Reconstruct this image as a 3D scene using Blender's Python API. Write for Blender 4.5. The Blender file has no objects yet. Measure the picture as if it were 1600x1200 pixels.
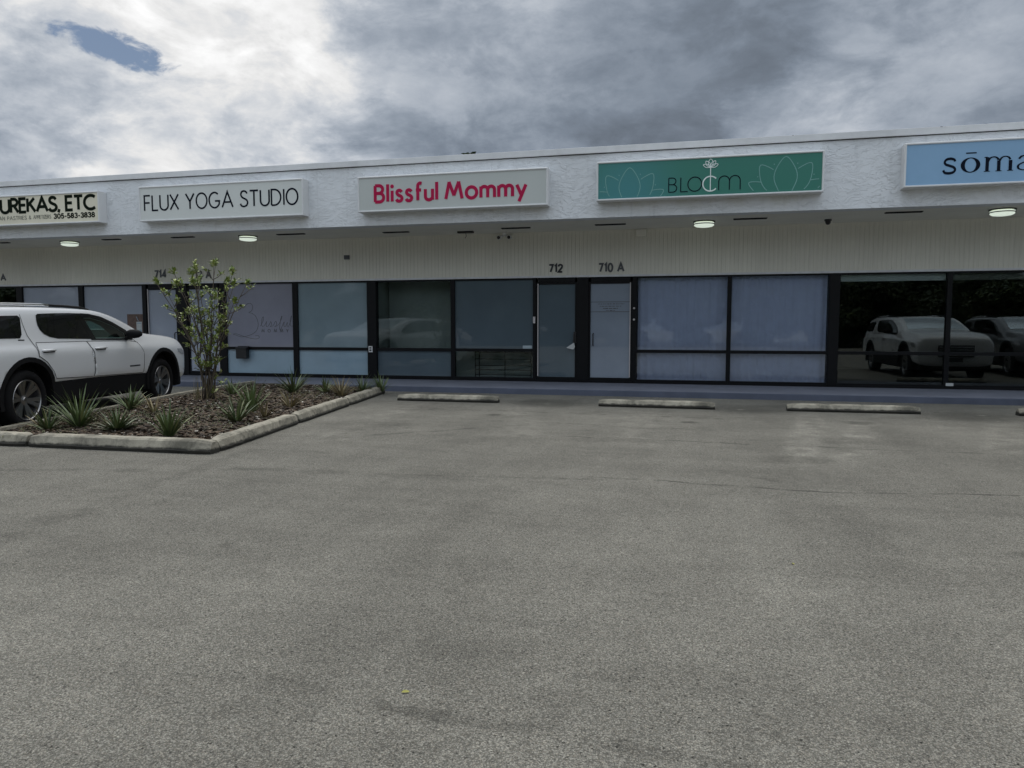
import bpy, bmesh, math, random
from mathutils import Vector, Matrix
from mathutils.bvhtree import BVHTree
random.seed(7)
R = math.radians
sc = bpy.context.scene
COL = sc.collection

# ------------------------------------------------------------------ camera
YAW, PITCH, F = R(13.888), R(4.483), 1150.0
CAM_H = 1.4
cd = bpy.data.cameras.new('camera'); cam = bpy.data.objects.new('camera', cd); COL.objects.link(cam)
cd.sensor_width = 36; cd.lens = F/1600*36; cd.clip_end = 3000; cd.clip_start = .05
cam.location = (0, 0, CAM_H); cam.rotation_euler = (R(90)-PITCH, 0, YAW)
sc.camera = cam
_fw = Vector((-math.sin(YAW)*math.cos(PITCH), math.cos(YAW)*math.cos(PITCH), -math.sin(PITCH)))
_rt = Vector((math.cos(YAW), math.sin(YAW), 0)); _up = _rt.cross(_fw)
def sky_dir(x, y):          # direction of a place in the sky
    return (_fw*F + _rt*(x-800) - _up*(y-600)).normalized()

# ------------------------------------------------------------------ view
sc.view_settings.view_transform = 'Standard'; sc.view_settings.look = 'None'
sc.view_settings.exposure = 0.0; sc.view_settings.gamma = 1.0

# ------------------------------------------------------------------ node helper
class NG:
    def __init__(s, tree): s.t = tree; s.n = tree.nodes; s.l = tree.links
    def node(s, typ, **kw):
        n = s.n.new(typ)
        for k, v in kw.items(): setattr(n, k, v)
        return n
    def put(s, sock, v):
        if isinstance(v, bpy.types.NodeSocket): s.l.new(v, sock)
        elif v is not None:
            if hasattr(sock, 'default_value'):
                try: sock.default_value = v
                except Exception:
                    sock.default_value = (*v, 1) if len(v) == 3 else v
    def math(s, op, a, b=None, c=None, clamp=False):
        n = s.node('ShaderNodeMath', operation=op, use_clamp=clamp)
        for i, v in enumerate((a, b, c)):
            if v is not None: s.put(n.inputs[i], v)
        return n.outputs[0]
    def vmath(s, op, a, b=None):
        n = s.node('ShaderNodeVectorMath', operation=op); s.put(n.inputs[0], a)
        if b is not None: s.put(n.inputs[3 if op == 'SCALE' else 1], b)
        return n.outputs['Value'] if op in ('DOT_PRODUCT', 'LENGTH', 'DISTANCE') else n.outputs[0]
    def noise(s, vec, scale, detail=4, rough=.5, dist=0, out='Fac'):
        n = s.node('ShaderNodeTexNoise'); s.put(n.inputs['Vector'], vec)
        n.inputs['Scale'].default_value = scale; n.inputs['Detail'].default_value = detail
        n.inputs['Roughness'].default_value = rough; n.inputs['Distortion'].default_value = dist
        return n.outputs[out]
    def voro(s, vec, scale, feature='F1', out='Distance', rnd=1):
        n = s.node('ShaderNodeTexVoronoi', feature=feature); s.put(n.inputs['Vector'], vec)
        n.inputs['Scale'].default_value = scale; n.inputs['Randomness'].default_value = rnd
        return n.outputs[out]
    def rng(s, v, a, b, c=0, d=1, smooth=False):
        n = s.node('ShaderNodeMapRange'); n.interpolation_type = 'SMOOTHSTEP' if smooth else 'LINEAR'
        for i, q in enumerate((v, a, b, c, d)): s.put(n.inputs[i], q)
        return n.outputs[0]
    def mix(s, f, a, b, blend='MIX'):
        n = s.node('ShaderNodeMix', data_type='RGBA', blend_type=blend)
        s.put(n.inputs[0], f); s.put(n.inputs[6], a); s.put(n.inputs[7], b)
        return n.outputs[2]
    def sep(s, v):
        n = s.node('ShaderNodeSeparateXYZ'); s.put(n.inputs[0], v); return n.outputs
    def comb(s, x, y, z):
        n = s.node('ShaderNodeCombineXYZ')
        for i, q in enumerate((x, y, z)): s.put(n.inputs[i], q)
        return n.outputs[0]
    def bump(s, h, strength=.5, dist=.01, nrm=None):
        n = s.node('ShaderNodeBump'); s.put(n.inputs['Height'], h)
        n.inputs['Strength'].default_value = strength; n.inputs['Distance'].default_value = dist
        if nrm is not None: s.put(n.inputs['Normal'], nrm)
        return n.outputs[0]

# ------------------------------------------------------------------ sky and sun
SUN_EL, SUN_AZ = 62, -38      # azimuth: degrees right of +Y (negative = left)
w = bpy.data.worlds.new('World'); sc.world = w; w.use_nodes = True
g = NG(w.node_tree); g.n.clear()
tc = g.node('ShaderNodeTexCoord')
d = g.vmath('NORMALIZE', tc.outputs['Generated'])
dx, dy, dz = g.sep(d)
sky = g.node('ShaderNodeTexSky', sky_type='NISHITA', sun_disc=False)
sky.sun_elevation = R(SUN_EL); sky.sun_rotation = R(SUN_AZ); sky.altitude = 0
q = g.comb(dx, dy, g.math('MULTIPLY', dz, 1.9))
n_big = g.noise(q, 3.6, 4, .5, .2)
n_mid = g.noise(q, 8.0, 9, .60, .35)
n_fine = g.noise(q, 26.0, 8, .62, .3)
wcol = g.noise(q, 7.0, 9, .62, .2, 'Color')
dw = g.vmath('NORMALIZE', g.vmath('ADD', d, g.vmath('SCALE', g.vmath('SUBTRACT', wcol, (.5, .5, .5)), .24)))
def blob(x, y, rad_px, amt):
    v = sky_dir(x, y); c = g.vmath('DOT_PRODUCT', dw, tuple(v))
    a = math.atan(rad_px/F)
    return g.rng(c, math.cos(a), 1.0, 0, amt, smooth=True)
tot = None
for args in [(70, 10, 360, .37), (40, 140, 190, .20), (330, 60, 270, .30), (225, 262, 110, .40), (400, 130, 200, .16), (300, 170, 330, .14),
             (20, 285, 130, .16), (560, 40, 330, .16), (480, 220, 200, .12), (1250, 200, 120, .24), (1420, 100, 190, .11), (1580, 60, 240, .12), (700, 20, 280, .10), (1000, 20, 260, .08),
             (800, 60, 280, .08), (90, 225, 190, -.30), (300, 140, 110, -.16), (290, 215, 120, -.18), (350, 20, 110, -.16), (880, 200, 220, -.06), (1080, 110, 220, -.05), (700, 215, 260, -.07), (1560, 190, 150, -.05)]:
    b_ = blob(*args); tot = b_ if tot is None else g.math('ADD', tot, b_)
nz = g.math('ADD', g.math('ADD', g.math('MULTIPLY', g.math('SUBTRACT', n_mid, .5), .6), g.rng(n_mid, .40, .60, -.09, .09, smooth=True)),
            g.math('ADD', g.math('MULTIPLY', g.math('SUBTRACT', n_big, .5), .75), g.math('MULTIPLY', g.math('SUBTRACT', n_fine, .5), .45)))
amp = g.math('ADD', .21, g.rng(tot, 0, .5, 0, .50))
totc = g.math('ADD', g.rng(tot, 0, .85, 0, .60), g.math('MULTIPLY', g.math('MINIMUM', tot, 0), .8))
lev = g.math('ADD', g.math('ADD', .235, totc), g.math('MULTIPLY', nz, amp))
# unseen sky overhead and behind brightened to light the ground and walls
up_ = g.rng(dz, .42, .80, 0, 1.15, smooth=True)
bk = g.rng(dy, .15, -.4, 0, 1, smooth=True)
back = g.math('MULTIPLY', bk, g.math('MULTIPLY', g.rng(dz, .02, .16, 0, .54, smooth=True), g.rng(dz, .62, .3, 0, 1, smooth=True)))
lev = g.math('ADD', lev, g.math('ADD', up_, back))
lev = g.math('MAXIMUM', lev, .12)
tint = g.mix(g.rng(lev, .25, .8), (.80, .95, 1.17, 1), (1, 1, 1, 1))
tint = g.mix(g.math('MULTIPLY', bk, .9), tint, (.86, .97, 1.10, 1))
ccol = g.vmath('SCALE', tint, g.math('MINIMUM', lev, 2.0))
# the one blue gap
h = sky_dir(180, 76); t1 = (sky_dir(235, 100)-sky_dir(90, 46)).normalized(); t2 = h.cross(t1).normalized()
a_ = g.math('DIVIDE', g.math('SUBTRACT', g.vmath('DOT_PRODUCT', d, tuple(t1)), h.dot(t1)), 52/F)
b_ = g.math('DIVIDE', g.math('SUBTRACT', g.vmath('DOT_PRODUCT', d, tuple(t2)), h.dot(t2)), 14/F)
rr = g.math('SQRT', g.math('ADD', g.math('MULTIPLY', a_, a_), g.math('MULTIPLY', b_, b_)))
rr = g.math('ADD', rr, g.math('MULTIPLY', g.math('SUBTRACT', g.noise(q, 22, 8, .62, .4), .5), 3.2))
hole = g.rng(rr, 1.40, .75, 0, 1, smooth=True)
bg1 = g.node('ShaderNodeBackground'); g.put(bg1.inputs[0], sky.outputs[0]); bg1.inputs[1].default_value = .06
bg2 = g.node('ShaderNodeBackground'); g.put(bg2.inputs[0], ccol); bg2.inputs[1].default_value = 1.0
ms = g.node('ShaderNodeMixShader'); g.put(ms.inputs[0], hole); g.l.new(bg2.outputs[0], ms.inputs[1]); g.l.new(bg1.outputs[0], ms.inputs[2])
wo = g.node('ShaderNodeOutputWorld'); g.l.new(ms.outputs[0], wo.inputs[0])

sl = bpy.data.lights.new('sun', 'SUN'); sl.energy = 1.0; sl.angle = R(22); sl.color = (1, .96, .9)
so = bpy.data.objects.new('sun', sl); COL.objects.link(so)
sd = Vector((math.sin(R(SUN_AZ))*math.cos(R(SUN_EL)), math.cos(R(SUN_AZ))*math.cos(R(SUN_EL)), math.sin(R(SUN_EL))))
so.rotation_euler = sd.to_track_quat('Z', 'Y').to_euler()

# ------------------------------------------------------------------ materials
def newmat(name):
    m = bpy.data.materials.new(name); m.use_nodes = True
    t = NG(m.node_tree); b = t.n['Principled BSDF']; return m, t, b
def simple(name, col, rough=.5, var=.12, scale=6, metal=0, coat=0, bump=0, bscale=60, spec=.5):
    m, t, b = newmat(name)
    o = t.node('ShaderNodeTexCoord').outputs['Object']
    n = t.noise(o, scale, 6, .6)
    f = t.rng(n, .3, .7, 1-var, 1+var)
    t.put(b.inputs['Base Color'], t.vmath('SCALE', tuple(col), f))
    b.inputs['Roughness'].default_value = rough; b.inputs['Metallic'].default_value = metal
    b.inputs['Coat Weight'].default_value = coat; b.inputs['Coat Roughness'].default_value = .03
    b.inputs['Specular IOR Level'].default_value = spec
    if bump: t.put(b.inputs['Normal'], t.bump(t.noise(o, bscale, 4, .6), bump, .004))
    return m
M = {}
# asphalt -----------------------------------------------------------
m, t, b = newmat('asphalt'); M['asphalt'] = m
o = t.node('ShaderNodeTexCoord').outputs['Object']
X, Y, Z = t.sep(o)
grain = t.node('ShaderNodeTexVoronoi'); grain.inputs['Scale'].default_value = 165; t.put(grain.inputs['Vector'], o)
gx, gy, gz = t.sep(grain.outputs['Color'])
grain2 = t.node('ShaderNodeTexVoronoi'); grain2.inputs['Scale'].default_value = 370; t.put(grain2.inputs['Vector'], o)
hx, hy, hz = t.sep(grain2.outputs['Color'])
stone = t.math('ADD', t.math('MULTIPLY', t.math('POWER', gx, 1.6), .55), t.math('MULTIPLY', t.math('POWER', hx, 1.6), .45))
stone = t.math('MULTIPLY', stone, t.rng(grain.outputs['Distance'], .15, .75, 1.15, .45))
bits = t.node('ShaderNodeTexVoronoi'); bits.inputs['Scale'].default_value = 62; t.put(bits.inputs['Vector'], o)
bx0, by0, bz0 = t.sep(bits.outputs['Color'])
pale_bits = t.math('MULTIPLY', t.rng(bx0, .80, .86), t.rng(bits.outputs['Distance'], .34, .22))
dark_bits = t.math('MULTIPLY', t.rng(by0, .80, .86), t.rng(bits.outputs['Distance'], .40, .28))
big = t.noise(o, .32, 5, .55, .6); mid = t.noise(o, 1.4, 6, .62, .5); sm = t.noise(o, 7, 6, .7)
strX = t.noise(t.comb(t.math('MULTIPLY', X, .25), t.math('MULTIPLY', Y, 2.0), 0), 1.0, 7, .65, .8)   # worn streaks
strY = t.noise(t.comb(t.math('MULTIPLY', X, 1.7), t.math('MULTIPLY', Y, .16), 3.1), 1.0, 5, .6, .5)  # wheel tracks into the bays
val = t.math('ADD', t.math('MULTIPLY', t.math('SUBTRACT', big, .5), .55), t.math('MULTIPLY', t.math('SUBTRACT', mid, .5), .5))
val = t.math('ADD', val, t.math('MULTIPLY', t.math('SUBTRACT', sm, .5), .35))
val = t.math('ADD', val, t.math('MULTIPLY', t.math('SUBTRACT', strX, .5), .5))
val = t.math('ADD', val, t.math('MULTIPLY', t.math('SUBTRACT', strY, .5), .45))
far = t.rng(Y, 3, 9, .02, -.09)
f = t.math('MULTIPLY', t.math('ADD', t.math('ADD', .94, far), val), t.math('ADD', t.rng(stone, 0, .75, .34, 1.98), t.math('SUBTRACT', t.math('MULTIPLY', pale_bits, .65), t.math('MULTIPLY', dark_bits, .45))))
def crack(x0, y0, x1, y1, wd, depth, wob=.25):       # a thin wandering crack or tar line
    global f
    dxx, dyy = x1-x0, y1-y0; L = math.hypot(dxx, dyy); ux, uy = dxx/L, dyy/L
    al = t.math('ADD', t.math('MULTIPLY', t.math('SUBTRACT', X, x0), ux), t.math('MULTIPLY', t.math('SUBTRACT', Y, y0), uy))
    ac = t.math('ADD', t.math('MULTIPLY', t.math('SUBTRACT', X, x0), -uy), t.math('MULTIPLY', t.math('SUBTRACT', Y, y0), ux))
    ac = t.math('ADD', ac, t.math('MULTIPLY', t.math('SUBTRACT', t.noise(o, 1.3, 5, .6), .5), wob*2))
    mk = t.math('MULTIPLY', t.rng(t.math('ABSOLUTE', ac), wd*.4, wd, 1, 0, True),
                t.math('MULTIPLY', t.rng(al, -.2, .2), t.rng(al, L+.2, L-.2)))
    mk = t.math('MULTIPLY', mk, t.rng(t.noise(o, 3.1, 4, .6), .42, .58))
    f = t.math('MULTIPLY', f, t.math('SUBTRACT', 1, t.math('MULTIPLY', mk, depth)))
crack(-1.75, 2.56, -.95, 2.42, .04, .22, .08); crack(-1.1, 2.43, .3, 2.33, .055, .34, .08); crack(.2, 2.34, 1.4, 2.25, .05, .26, .08)   # dark worn seam near the viewer
crack(-.9, 6.75, 1.2, 6.6, .030, .6, .12); crack(1.1, 6.62, 3.4, 6.95, .030, .6, .12); crack(-3.0, 6.4, -.8, 6.65, .05, .3, .12); crack(-4.6, 8.2, -2.2, 10.3, .09, .30)
crack(-7, 5.6, -3.2, 6.5, .10, .24); crack(-1.6, 9.2, 6.5, 8.9, .05, .42); crack(-5, 11.9, 1, 11.5, .05, .45); crack(-3.5, 10.6, .5, 10.2, .04, .35); crack(-4.4, 3.6, -4.9, 7.6, .16, .20, .2)
crack(-.5, 2.86, .05, 2.85, .05, .35, .05); crack(.3, 7.3, .9, 6.9, .10, .3, .1); crack(1.7, 5.0, 3.6, 5.4, .04, .25)
crack(1.0, 7.7, 1.8, 12.3, .26, -.34, .1); crack(1.55, 8.0, 2.5, 11.8, .28, -.28, .1); crack(-2.0, 9.0, -2.9, 12.3, .36, -.24, .15); crack(-4.3, 8.0, -5.0, 12.2, .32, -.22, .15); crack(-.6, 8.6, -.9, 12.4, .36, -.22, .15); crack(3.3, 9, 4.6, 12.6, .32, -.2, .1)
def spot(x, y, r1, r2, depth):
    global f
    q = t.vmath('DISTANCE', o, (x, y, 0))
    q = t.math('ADD', q, t.math('MULTIPLY', t.math('SUBTRACT', t.noise(o, 9, 4, .6), .5), r2*.9))
    f = t.math('MULTIPLY', f, t.math('SUBTRACT', 1, t.math('MULTIPLY', t.rng(q, r1, r2, 1, 0, True), depth)))
for q in [(.78, 12.9, .03, .09, -.9), (4.42, 12.95, .03, .10, -.9), (-2.55, 13.0, .02, .08, -.7), (-3.05, 11.2, .05, .17, .5), (-.05, 11.0, .05, .18, .5), (-4.3, 11.7, .02, .08, .5), (2.35, 11.5, .05, .3, .4), (.9, 12.95, .25, .95, .34), (4.2, 12.75, .25, 1.0, .36), (-2.5, 13.2, .3, 1.1, .28), (-5.9, 12.0, .1, .5, .2),
          (-2.6, 13.1, .3, .9, .2), (1.6, 13.6, .1, .7, .18), (-2.9, 4.05, .02, .07, .3), (1.05, 8.1, .1, .5, .25), (.7, 9.9, .1, .6, -.14), (1.6, 10.4, .2, 1.0, -.16), (-3, 12.2, .2, 1.2, -.12),
          (-.9, 11.3, .3, 1.3, -.12), (3.2, 11.6, .3, 1.2, -.12), (-4.6, 9.6, .3, 1.0, .14), (2.0, 2.2, .1, .5, .05)]: spot(*q)
acol = t.mix(t.rng(gy, .55, .95, 0, .35), (.190, .184, .160, 1), (.212, .182, .14, 1))
t.put(b.inputs['Base Color'], t.vmath('SCALE', acol, f)); b.inputs['Roughness'].default_value = .92; b.inputs['Specular IOR Level'].default_value = .25
hgt = t.math('ADD', t.math('MULTIPLY', stone, 1.0), t.math('MULTIPLY', sm, .5))
t.put(b.inputs['Normal'], t.bump(hgt, .55, .008))
# stucco --------------------------------------------------------------
m, t, b = newmat('stucco'); M['stucco'] = m
o = t.node('ShaderNodeNewGeometry').outputs['Position']
wob = t.noise(o, 2.2, 3, .5, 0, 'Color')
ov = t.vmath('ADD', o, t.vmath('SCALE', t.vmath('SUBTRACT', wob, (.5, .5, .5)), .55))
st = t.node('ShaderNodeMapping'); t.put(st.inputs[0], ov); st.inputs['Rotation'].default_value = (0, R(28), 0); st.inputs['Scale'].default_value = (3.0, 1, 10)
r1 = t.noise(st.outputs[0], 1.8, 4, .55, 1.2)
st2 = t.node('ShaderNodeMapping'); t.put(st2.inputs[0], ov); st2.inputs['Rotation'].default_value = (0, R(-50), 0); st2.inputs['Scale'].default_value = (3.3, 1, 10.5)
r2 = t.noise(st2.outputs[0], 1.7, 4, .55, 1.0)
sel = t.rng(t.noise(o, 1.6, 2, .5), .42, .58)
ridge = t.math('ADD', t.math('MULTIPLY', t.rng(r1, .50, .58, 0, 1, True), sel), t.math('MULTIPLY', t.rng(r2, .50, .58, 0, 1, True), t.math('SUBTRACT', 1, sel)))
hh = t.math('ADD', ridge, t.math('MULTIPLY', t.noise(o, 60, 4, .6), .12))
dirt = t.rng(t.noise(o, .8, 7, .65), .35, .7, .94, 1.03)
sx, sy, sz = t.sep(o)
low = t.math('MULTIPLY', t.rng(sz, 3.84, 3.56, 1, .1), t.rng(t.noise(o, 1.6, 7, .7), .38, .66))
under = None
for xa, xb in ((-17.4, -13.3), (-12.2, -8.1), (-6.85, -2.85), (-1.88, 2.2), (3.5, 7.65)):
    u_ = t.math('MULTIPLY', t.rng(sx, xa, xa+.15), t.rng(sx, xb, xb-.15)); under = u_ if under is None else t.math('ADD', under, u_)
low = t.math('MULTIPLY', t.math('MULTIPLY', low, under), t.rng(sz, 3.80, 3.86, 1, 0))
streak = t.noise(t.comb(t.math('MULTIPLY', sx, 7), 0, t.math('MULTIPLY', sz, .5)), 1, 6, .65)
dirt = t.math('MULTIPLY', dirt, t.rng(streak, .56, .76, 1, .86))
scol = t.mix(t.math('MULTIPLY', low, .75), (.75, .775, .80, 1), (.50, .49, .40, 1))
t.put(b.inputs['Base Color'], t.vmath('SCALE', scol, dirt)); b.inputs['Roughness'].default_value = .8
t.put(b.inputs['Normal'], t.bump(t.math('MULTIPLY', hh, t.rng(t.noise(o, 1.1, 4, .6), .36, .62, .5, 1.3)), .55, .022))
# drip edge with peeling paint -----------------------------------------
m, t, b = newmat('painted_metal_edge'); M['drip'] = m
o = t.node('ShaderNodeNewGeometry').outputs['Position']; sx, sy, sz = t.sep(o)
pe = t.noise(t.comb(t.math('MULTIPLY', sx, 3.0), sy, t.math('MULTIPLY', sz, 9)), 2.2, 7, .72)
zone = t.noise(t.comb(sx, 0, 0), .9, 2, .5)
near = None
for cx in (-3.31, -.96, 1.71, 4.15, 4.35, 4.8):
    u_ = t.rng(t.math('ABSOLUTE', t.math('SUBTRACT', sx, cx)), .03, .22, .22, 0, True); near = u_ if near is None else t.math('ADD', near, u_)
thr = t.math('ADD', t.math('SUBTRACT', .72, near), t.math('ADD', t.rng(sz, 4.885, 4.80, -.04, .34), t.rng(zone, .5, .68, .08, -.05)))
chip = t.rng(t.math('SUBTRACT', pe, thr), 0, .015)
base = t.vmath('SCALE', (.72, .73, .74), t.rng(t.noise(o, 2.5, 7, .65), .3, .7, .86, 1.04))
t.put(b.inputs['Base Color'], t.mix(chip, base, (.035, .03, .028, 1))); b.inputs['Roughness'].default_value = .55
M['roof'] = simple('roof_felt', (.3, .3, .29), .9)
M['soffit'] = simple('soffit_paint', (.76, .75, .68), .7, .05, 1.5)
# siding
m, t, b = newmat('siding_paint'); M['siding'] = m
o = t.node('ShaderNodeTexCoord').outputs['Object']; sx, sy, sz = t.sep(o)
gn = t.noise(t.comb(t.math('MULTIPLY', sx, 26), 0, t.math('MULTIPLY', sz, 1.2)), 1, 5, .6)
pl = t.noise(o, .7, 4, .6)
t.put(b.inputs['Base Color'], t.vmath('SCALE', (.73, .72, .645), t.math('MULTIPLY', t.rng(gn, .3, .7, .93, 1.05), t.rng(pl, .3, .7, .93, 1.06)))); b.inputs['Roughness'].default_value = .75
M['white_trim'] = simple('white_trim', (.66, .68, .7), .6)
M['frame'] = simple('dark_bronze_aluminium', (.003, .0035, .005), .5, .2, 8, spec=.22)
M['edge_alu'] = simple('bare_aluminium', (.55, .52, .52), .4, .1)
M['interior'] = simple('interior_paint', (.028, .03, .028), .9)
M['pale_board'] = simple('grey_green_board', (.50, .525, .51), .8, .14, 1.2)
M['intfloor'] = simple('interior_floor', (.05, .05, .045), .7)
M['sidewalk'] = simple('painted_walk', (.150, .160, .20), .75, .14, 1.6, bump=.3)
M['kerbpaint'] = simple('painted_kerb', (.085, .098, .14), .75, .16, 2.2, bump=.3)
M['black'] = simple('black_metal', (.012, .012, .013), .45)
M['grey_num'] = simple('grey_lettering', (.085, .09, .1), .5)
M['dark_num'] = simple('dark_grey_lettering', (.035, .038, .045), .5)
M['white_box'] = simple('white_box_metal', (.70, .71, .715), .5, .06, 2)
M['ink_dark'] = simple('dark_ink', (.006, .009, .018), .9, spec=.1)
M['ink_black'] = simple('black_green_ink', (.007, .012, .007), .9, spec=.1)
M['ink_grey'] = simple('grey_ink', (.22, .22, .18), .6)
M['pink'] = simple('raspberry_ink', (.42, .014, .07), .8, spec=.15)
M['pinkedge'] = simple('pale_pink_edge', (.62, .26, .34), .7)
M['face_cream'] = simple('cream_sign_face', (.72, .68, .54), .4, .08, 1.2)
M['face_white'] = simple('white_sign_face', (.63, .655, .63), .4, .03, 1)
M['face_grey'] = simple('grey_sign_face', (.50, .53, .51), .4, .03, 1)
M['face_blue'] = simple('blue_sign_face', (.23, .40, .59), .4, .05, 1.5)
M['line_green'] = simple('pale_green_line', (.17, .37, .34), .5)
M['line_white'] = simple('white_line', (.75, .82, .8), .5)
m, t, b = newmat('green_sign_face'); M['face_green'] = m        # printed teal to green design
o = t.node('ShaderNodeNewGeometry').outputs['Position']; sx, sy, sz = t.sep(o)
t.put(b.inputs['Base Color'], t.mix(t.math('MULTIPLY', t.rng(t.vmath('DISTANCE', o, (-1.3, 14.35, 3.85)), .1, 1.3, 1, 0, True), .7), (.03, .185, .14, 1), (.05, .23, .27, 1))); b.inputs['Roughness'].default_value = .35
M['vent'] = simple('dark_slot', (.01, .01, .01), .9)
m, t, b = newmat('lit_diffuser'); M['lamp'] = m
b.inputs['Base Color'].default_value = (.8, .85, .78, 1); b.inputs['Emission Color'].default_value = (.88, 1, .86, 1); b.inputs['Emission Strength'].default_value = .62
# glass
def film(name, col, rough=.45, refl=1.0, var=.08):
    m, t, b = newmat(name)
    o = t.node('ShaderNodeTexCoord').outputs['Object']
    f = t.rng(t.noise(o, 1.3, 5, .6), .3, .7, 1-var, 1+var)
    t.put(b.inputs['Base Color'], t.vmath('SCALE', col, f)); b.inputs['Roughness'].default_value = rough
    b.inputs['Coat Weight'].default_value = refl; b.inputs['Coat Roughness'].default_value = .015; b.inputs['Coat IOR'].default_value = 1.6
    b.inputs['Specular IOR Level'].default_value = .2
    return m
M['film_mauve'] = film('mauve_grey_film', (0.285, 0.293, 0.360))
M['film_grey'] = film('grey_film', (0.352, 0.393, 0.472))
M['film_teal'] = film('teal_frosted_film', (0.220, 0.295, 0.336))
M['film_pale'] = film('pale_teal_frosted_film', (0.299, 0.415, 0.501))
M['film_dark'] = film('dark_teal_film', (0.085, 0.119, 0.145), refl=1)
M['film_door'] = film('pale_grey_film', (0.242, 0.287, 0.354))
def clear(name, tint, refl, ior=1.55):
    m = bpy.data.materials.new(name); m.use_nodes = True; t = NG(m.node_tree); t.n.clear()
    tr = t.node('ShaderNodeBsdfTransparent'); tr.inputs[0].default_value = (*tint, 1)
    gl = t.node('ShaderNodeBsdfGlossy'); gl.inputs['Roughness'].default_value = .0; gl.inputs[0].default_value = (.9, .95, .95, 1)
    fr = t.node('ShaderNodeFresnel'); fr.inputs[0].default_value = ior
    fac = t.math('ADD', refl, t.math('MULTIPLY', fr.outputs[0], .9), clamp=True)
    mx = t.node('ShaderNodeMixShader'); t.put(mx.inputs[0], fac); t.l.new(tr.outputs[0], mx.inputs[1]); t.l.new(gl.outputs[0], mx.inputs[2])
    ou = t.node('ShaderNodeOutputMaterial'); t.l.new(mx.outputs[0], ou.inputs[0]); return m
M['glass_dark'] = clear('tinted_glass', (.80, .84, .84), .018)
M['glass_smoky'] = clear('smoky_green_glass', (.76, .80, .80), .010, 1.36)
M['glass_film'] = clear('blue_tinted_glass', (.84, .88, .96), .02)
M['glass_car'] = clear('green_car_glass', (.42, .62, .55), .06)
M['curtain'] = simple('white_curtain', (.86, .85, .84), .9, .05)
M['blind'] = simple('roller_blind_cloth', (.80, .82, .82), .8, .03)
M['blind_dim'] = simple('grey_blind_cloth', (.22, .22, .2), .8, .03)
# concrete kerb with dark foot
m, t, b = newmat('weathered_concrete'); M['concrete'] = m
o = t.node('ShaderNodeTexCoord').outputs['Object']; sx, sy, sz = t.sep(o)
f1 = t.noise(o, 3, 7, .65); f2 = t.noise(o, 40, 5, .7)
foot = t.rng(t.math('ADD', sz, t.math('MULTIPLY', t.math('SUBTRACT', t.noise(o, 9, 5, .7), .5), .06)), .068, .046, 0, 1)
moss = t.rng(t.noise(o, 2.1, 7, .72, .5), .46, .62, 0, .85)
c1 = t.vmath('SCALE', (.37, .342, .275), t.math('MULTIPLY', t.rng(f1, .3, .7, .72, 1.16), t.rng(f2, .25, .75, .82, 1.15)))
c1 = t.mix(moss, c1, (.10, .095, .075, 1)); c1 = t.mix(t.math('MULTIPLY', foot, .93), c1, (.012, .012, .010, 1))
t.put(b.inputs['Base Color'], c1); b.inputs['Roughness'].default_value = .9; t.put(b.inputs['Normal'], t.bump(t.math('ADD', f2, f1), .5, .01))
# mulch
m, t, b = newmat('mulch_soil'); M['mulch'] = m
o = t.node('ShaderNodeTexCoord').outputs['Object']
v = t.voro(o, 45, out='Color'); vx, vy, vz = t.sep(v)
c1 = t.mix(vx, (.022, .015, .010, 1), (.10, .068, .044, 1)); c1 = t.mix(t.rng(vy, .9, .95), c1, (.34, .3, .25, 1))
c1 = t.mix(t.rng(t.noise(o, 1.7, 4, .6), .5, .66, 0, .5), c1, (.05, .06, .018, 1))
t.put(b.inputs['Base Color'], c1); b.inputs['Roughness'].default_value = .95; t.put(b.inputs['Normal'], t.bump(t.math('ADD', vx, t.noise(o, 30, 4, .6)), .8, .02))
def leafmat(name, c0, c1, c2, scale, rough=.5):
    m, t, b = newmat(name)
    gi = t.node('ShaderNodeNewGeometry').outputs['Random Per Island']
    oi = t.node('ShaderNodeObjectInfo').outputs['Random']
    c = t.mix(t.rng(gi, 0, .75), (*c0, 1), (*c1, 1)); c = t.mix(t.rng(gi, .82, 1, 0, 1), c, (*c2, 1))
    c = t.vmath('SCALE', c, t.rng(oi, 0, 1, .8, 1.2))
    t.put(b.inputs['Base Color'], c); b.inputs['Roughness'].default_value = rough
    b.inputs['Subsurface Weight'].default_value = 0
    return m
M['agave'] = leafmat('spiky_leaf', (.042, .070, .026), (.105, .145, .05), (.25, .23, .11), 1, .45)
M['agave_dry'] = leafmat('dry_spiky_leaf', (.09, .08, .04), (.2, .16, .08), (.3, .24, .14), 1, .6)
M['shrubleaf'] = leafmat('yellow_green_leaf', (.11, .18, .03), (.30, .37, .08), (.52, .53, .25), 1, .4)
M['treeleaf'] = leafmat('dark_green_leaf', (.018, .035, .012), (.05, .075, .025), (.08, .1, .03), 1, .5)
M['bark'] = simple('grey_brown_bark', (.085, .07, .052), .9, .25, 14)
M['weed'] = leafmat('weed_leaf', (.05, .07, .02), (.1, .11, .035), (.16, .13, .06), 1)
M['leaf_yellow'] = simple('yellow_leaf', (.40, .38, .10), .6)
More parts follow.
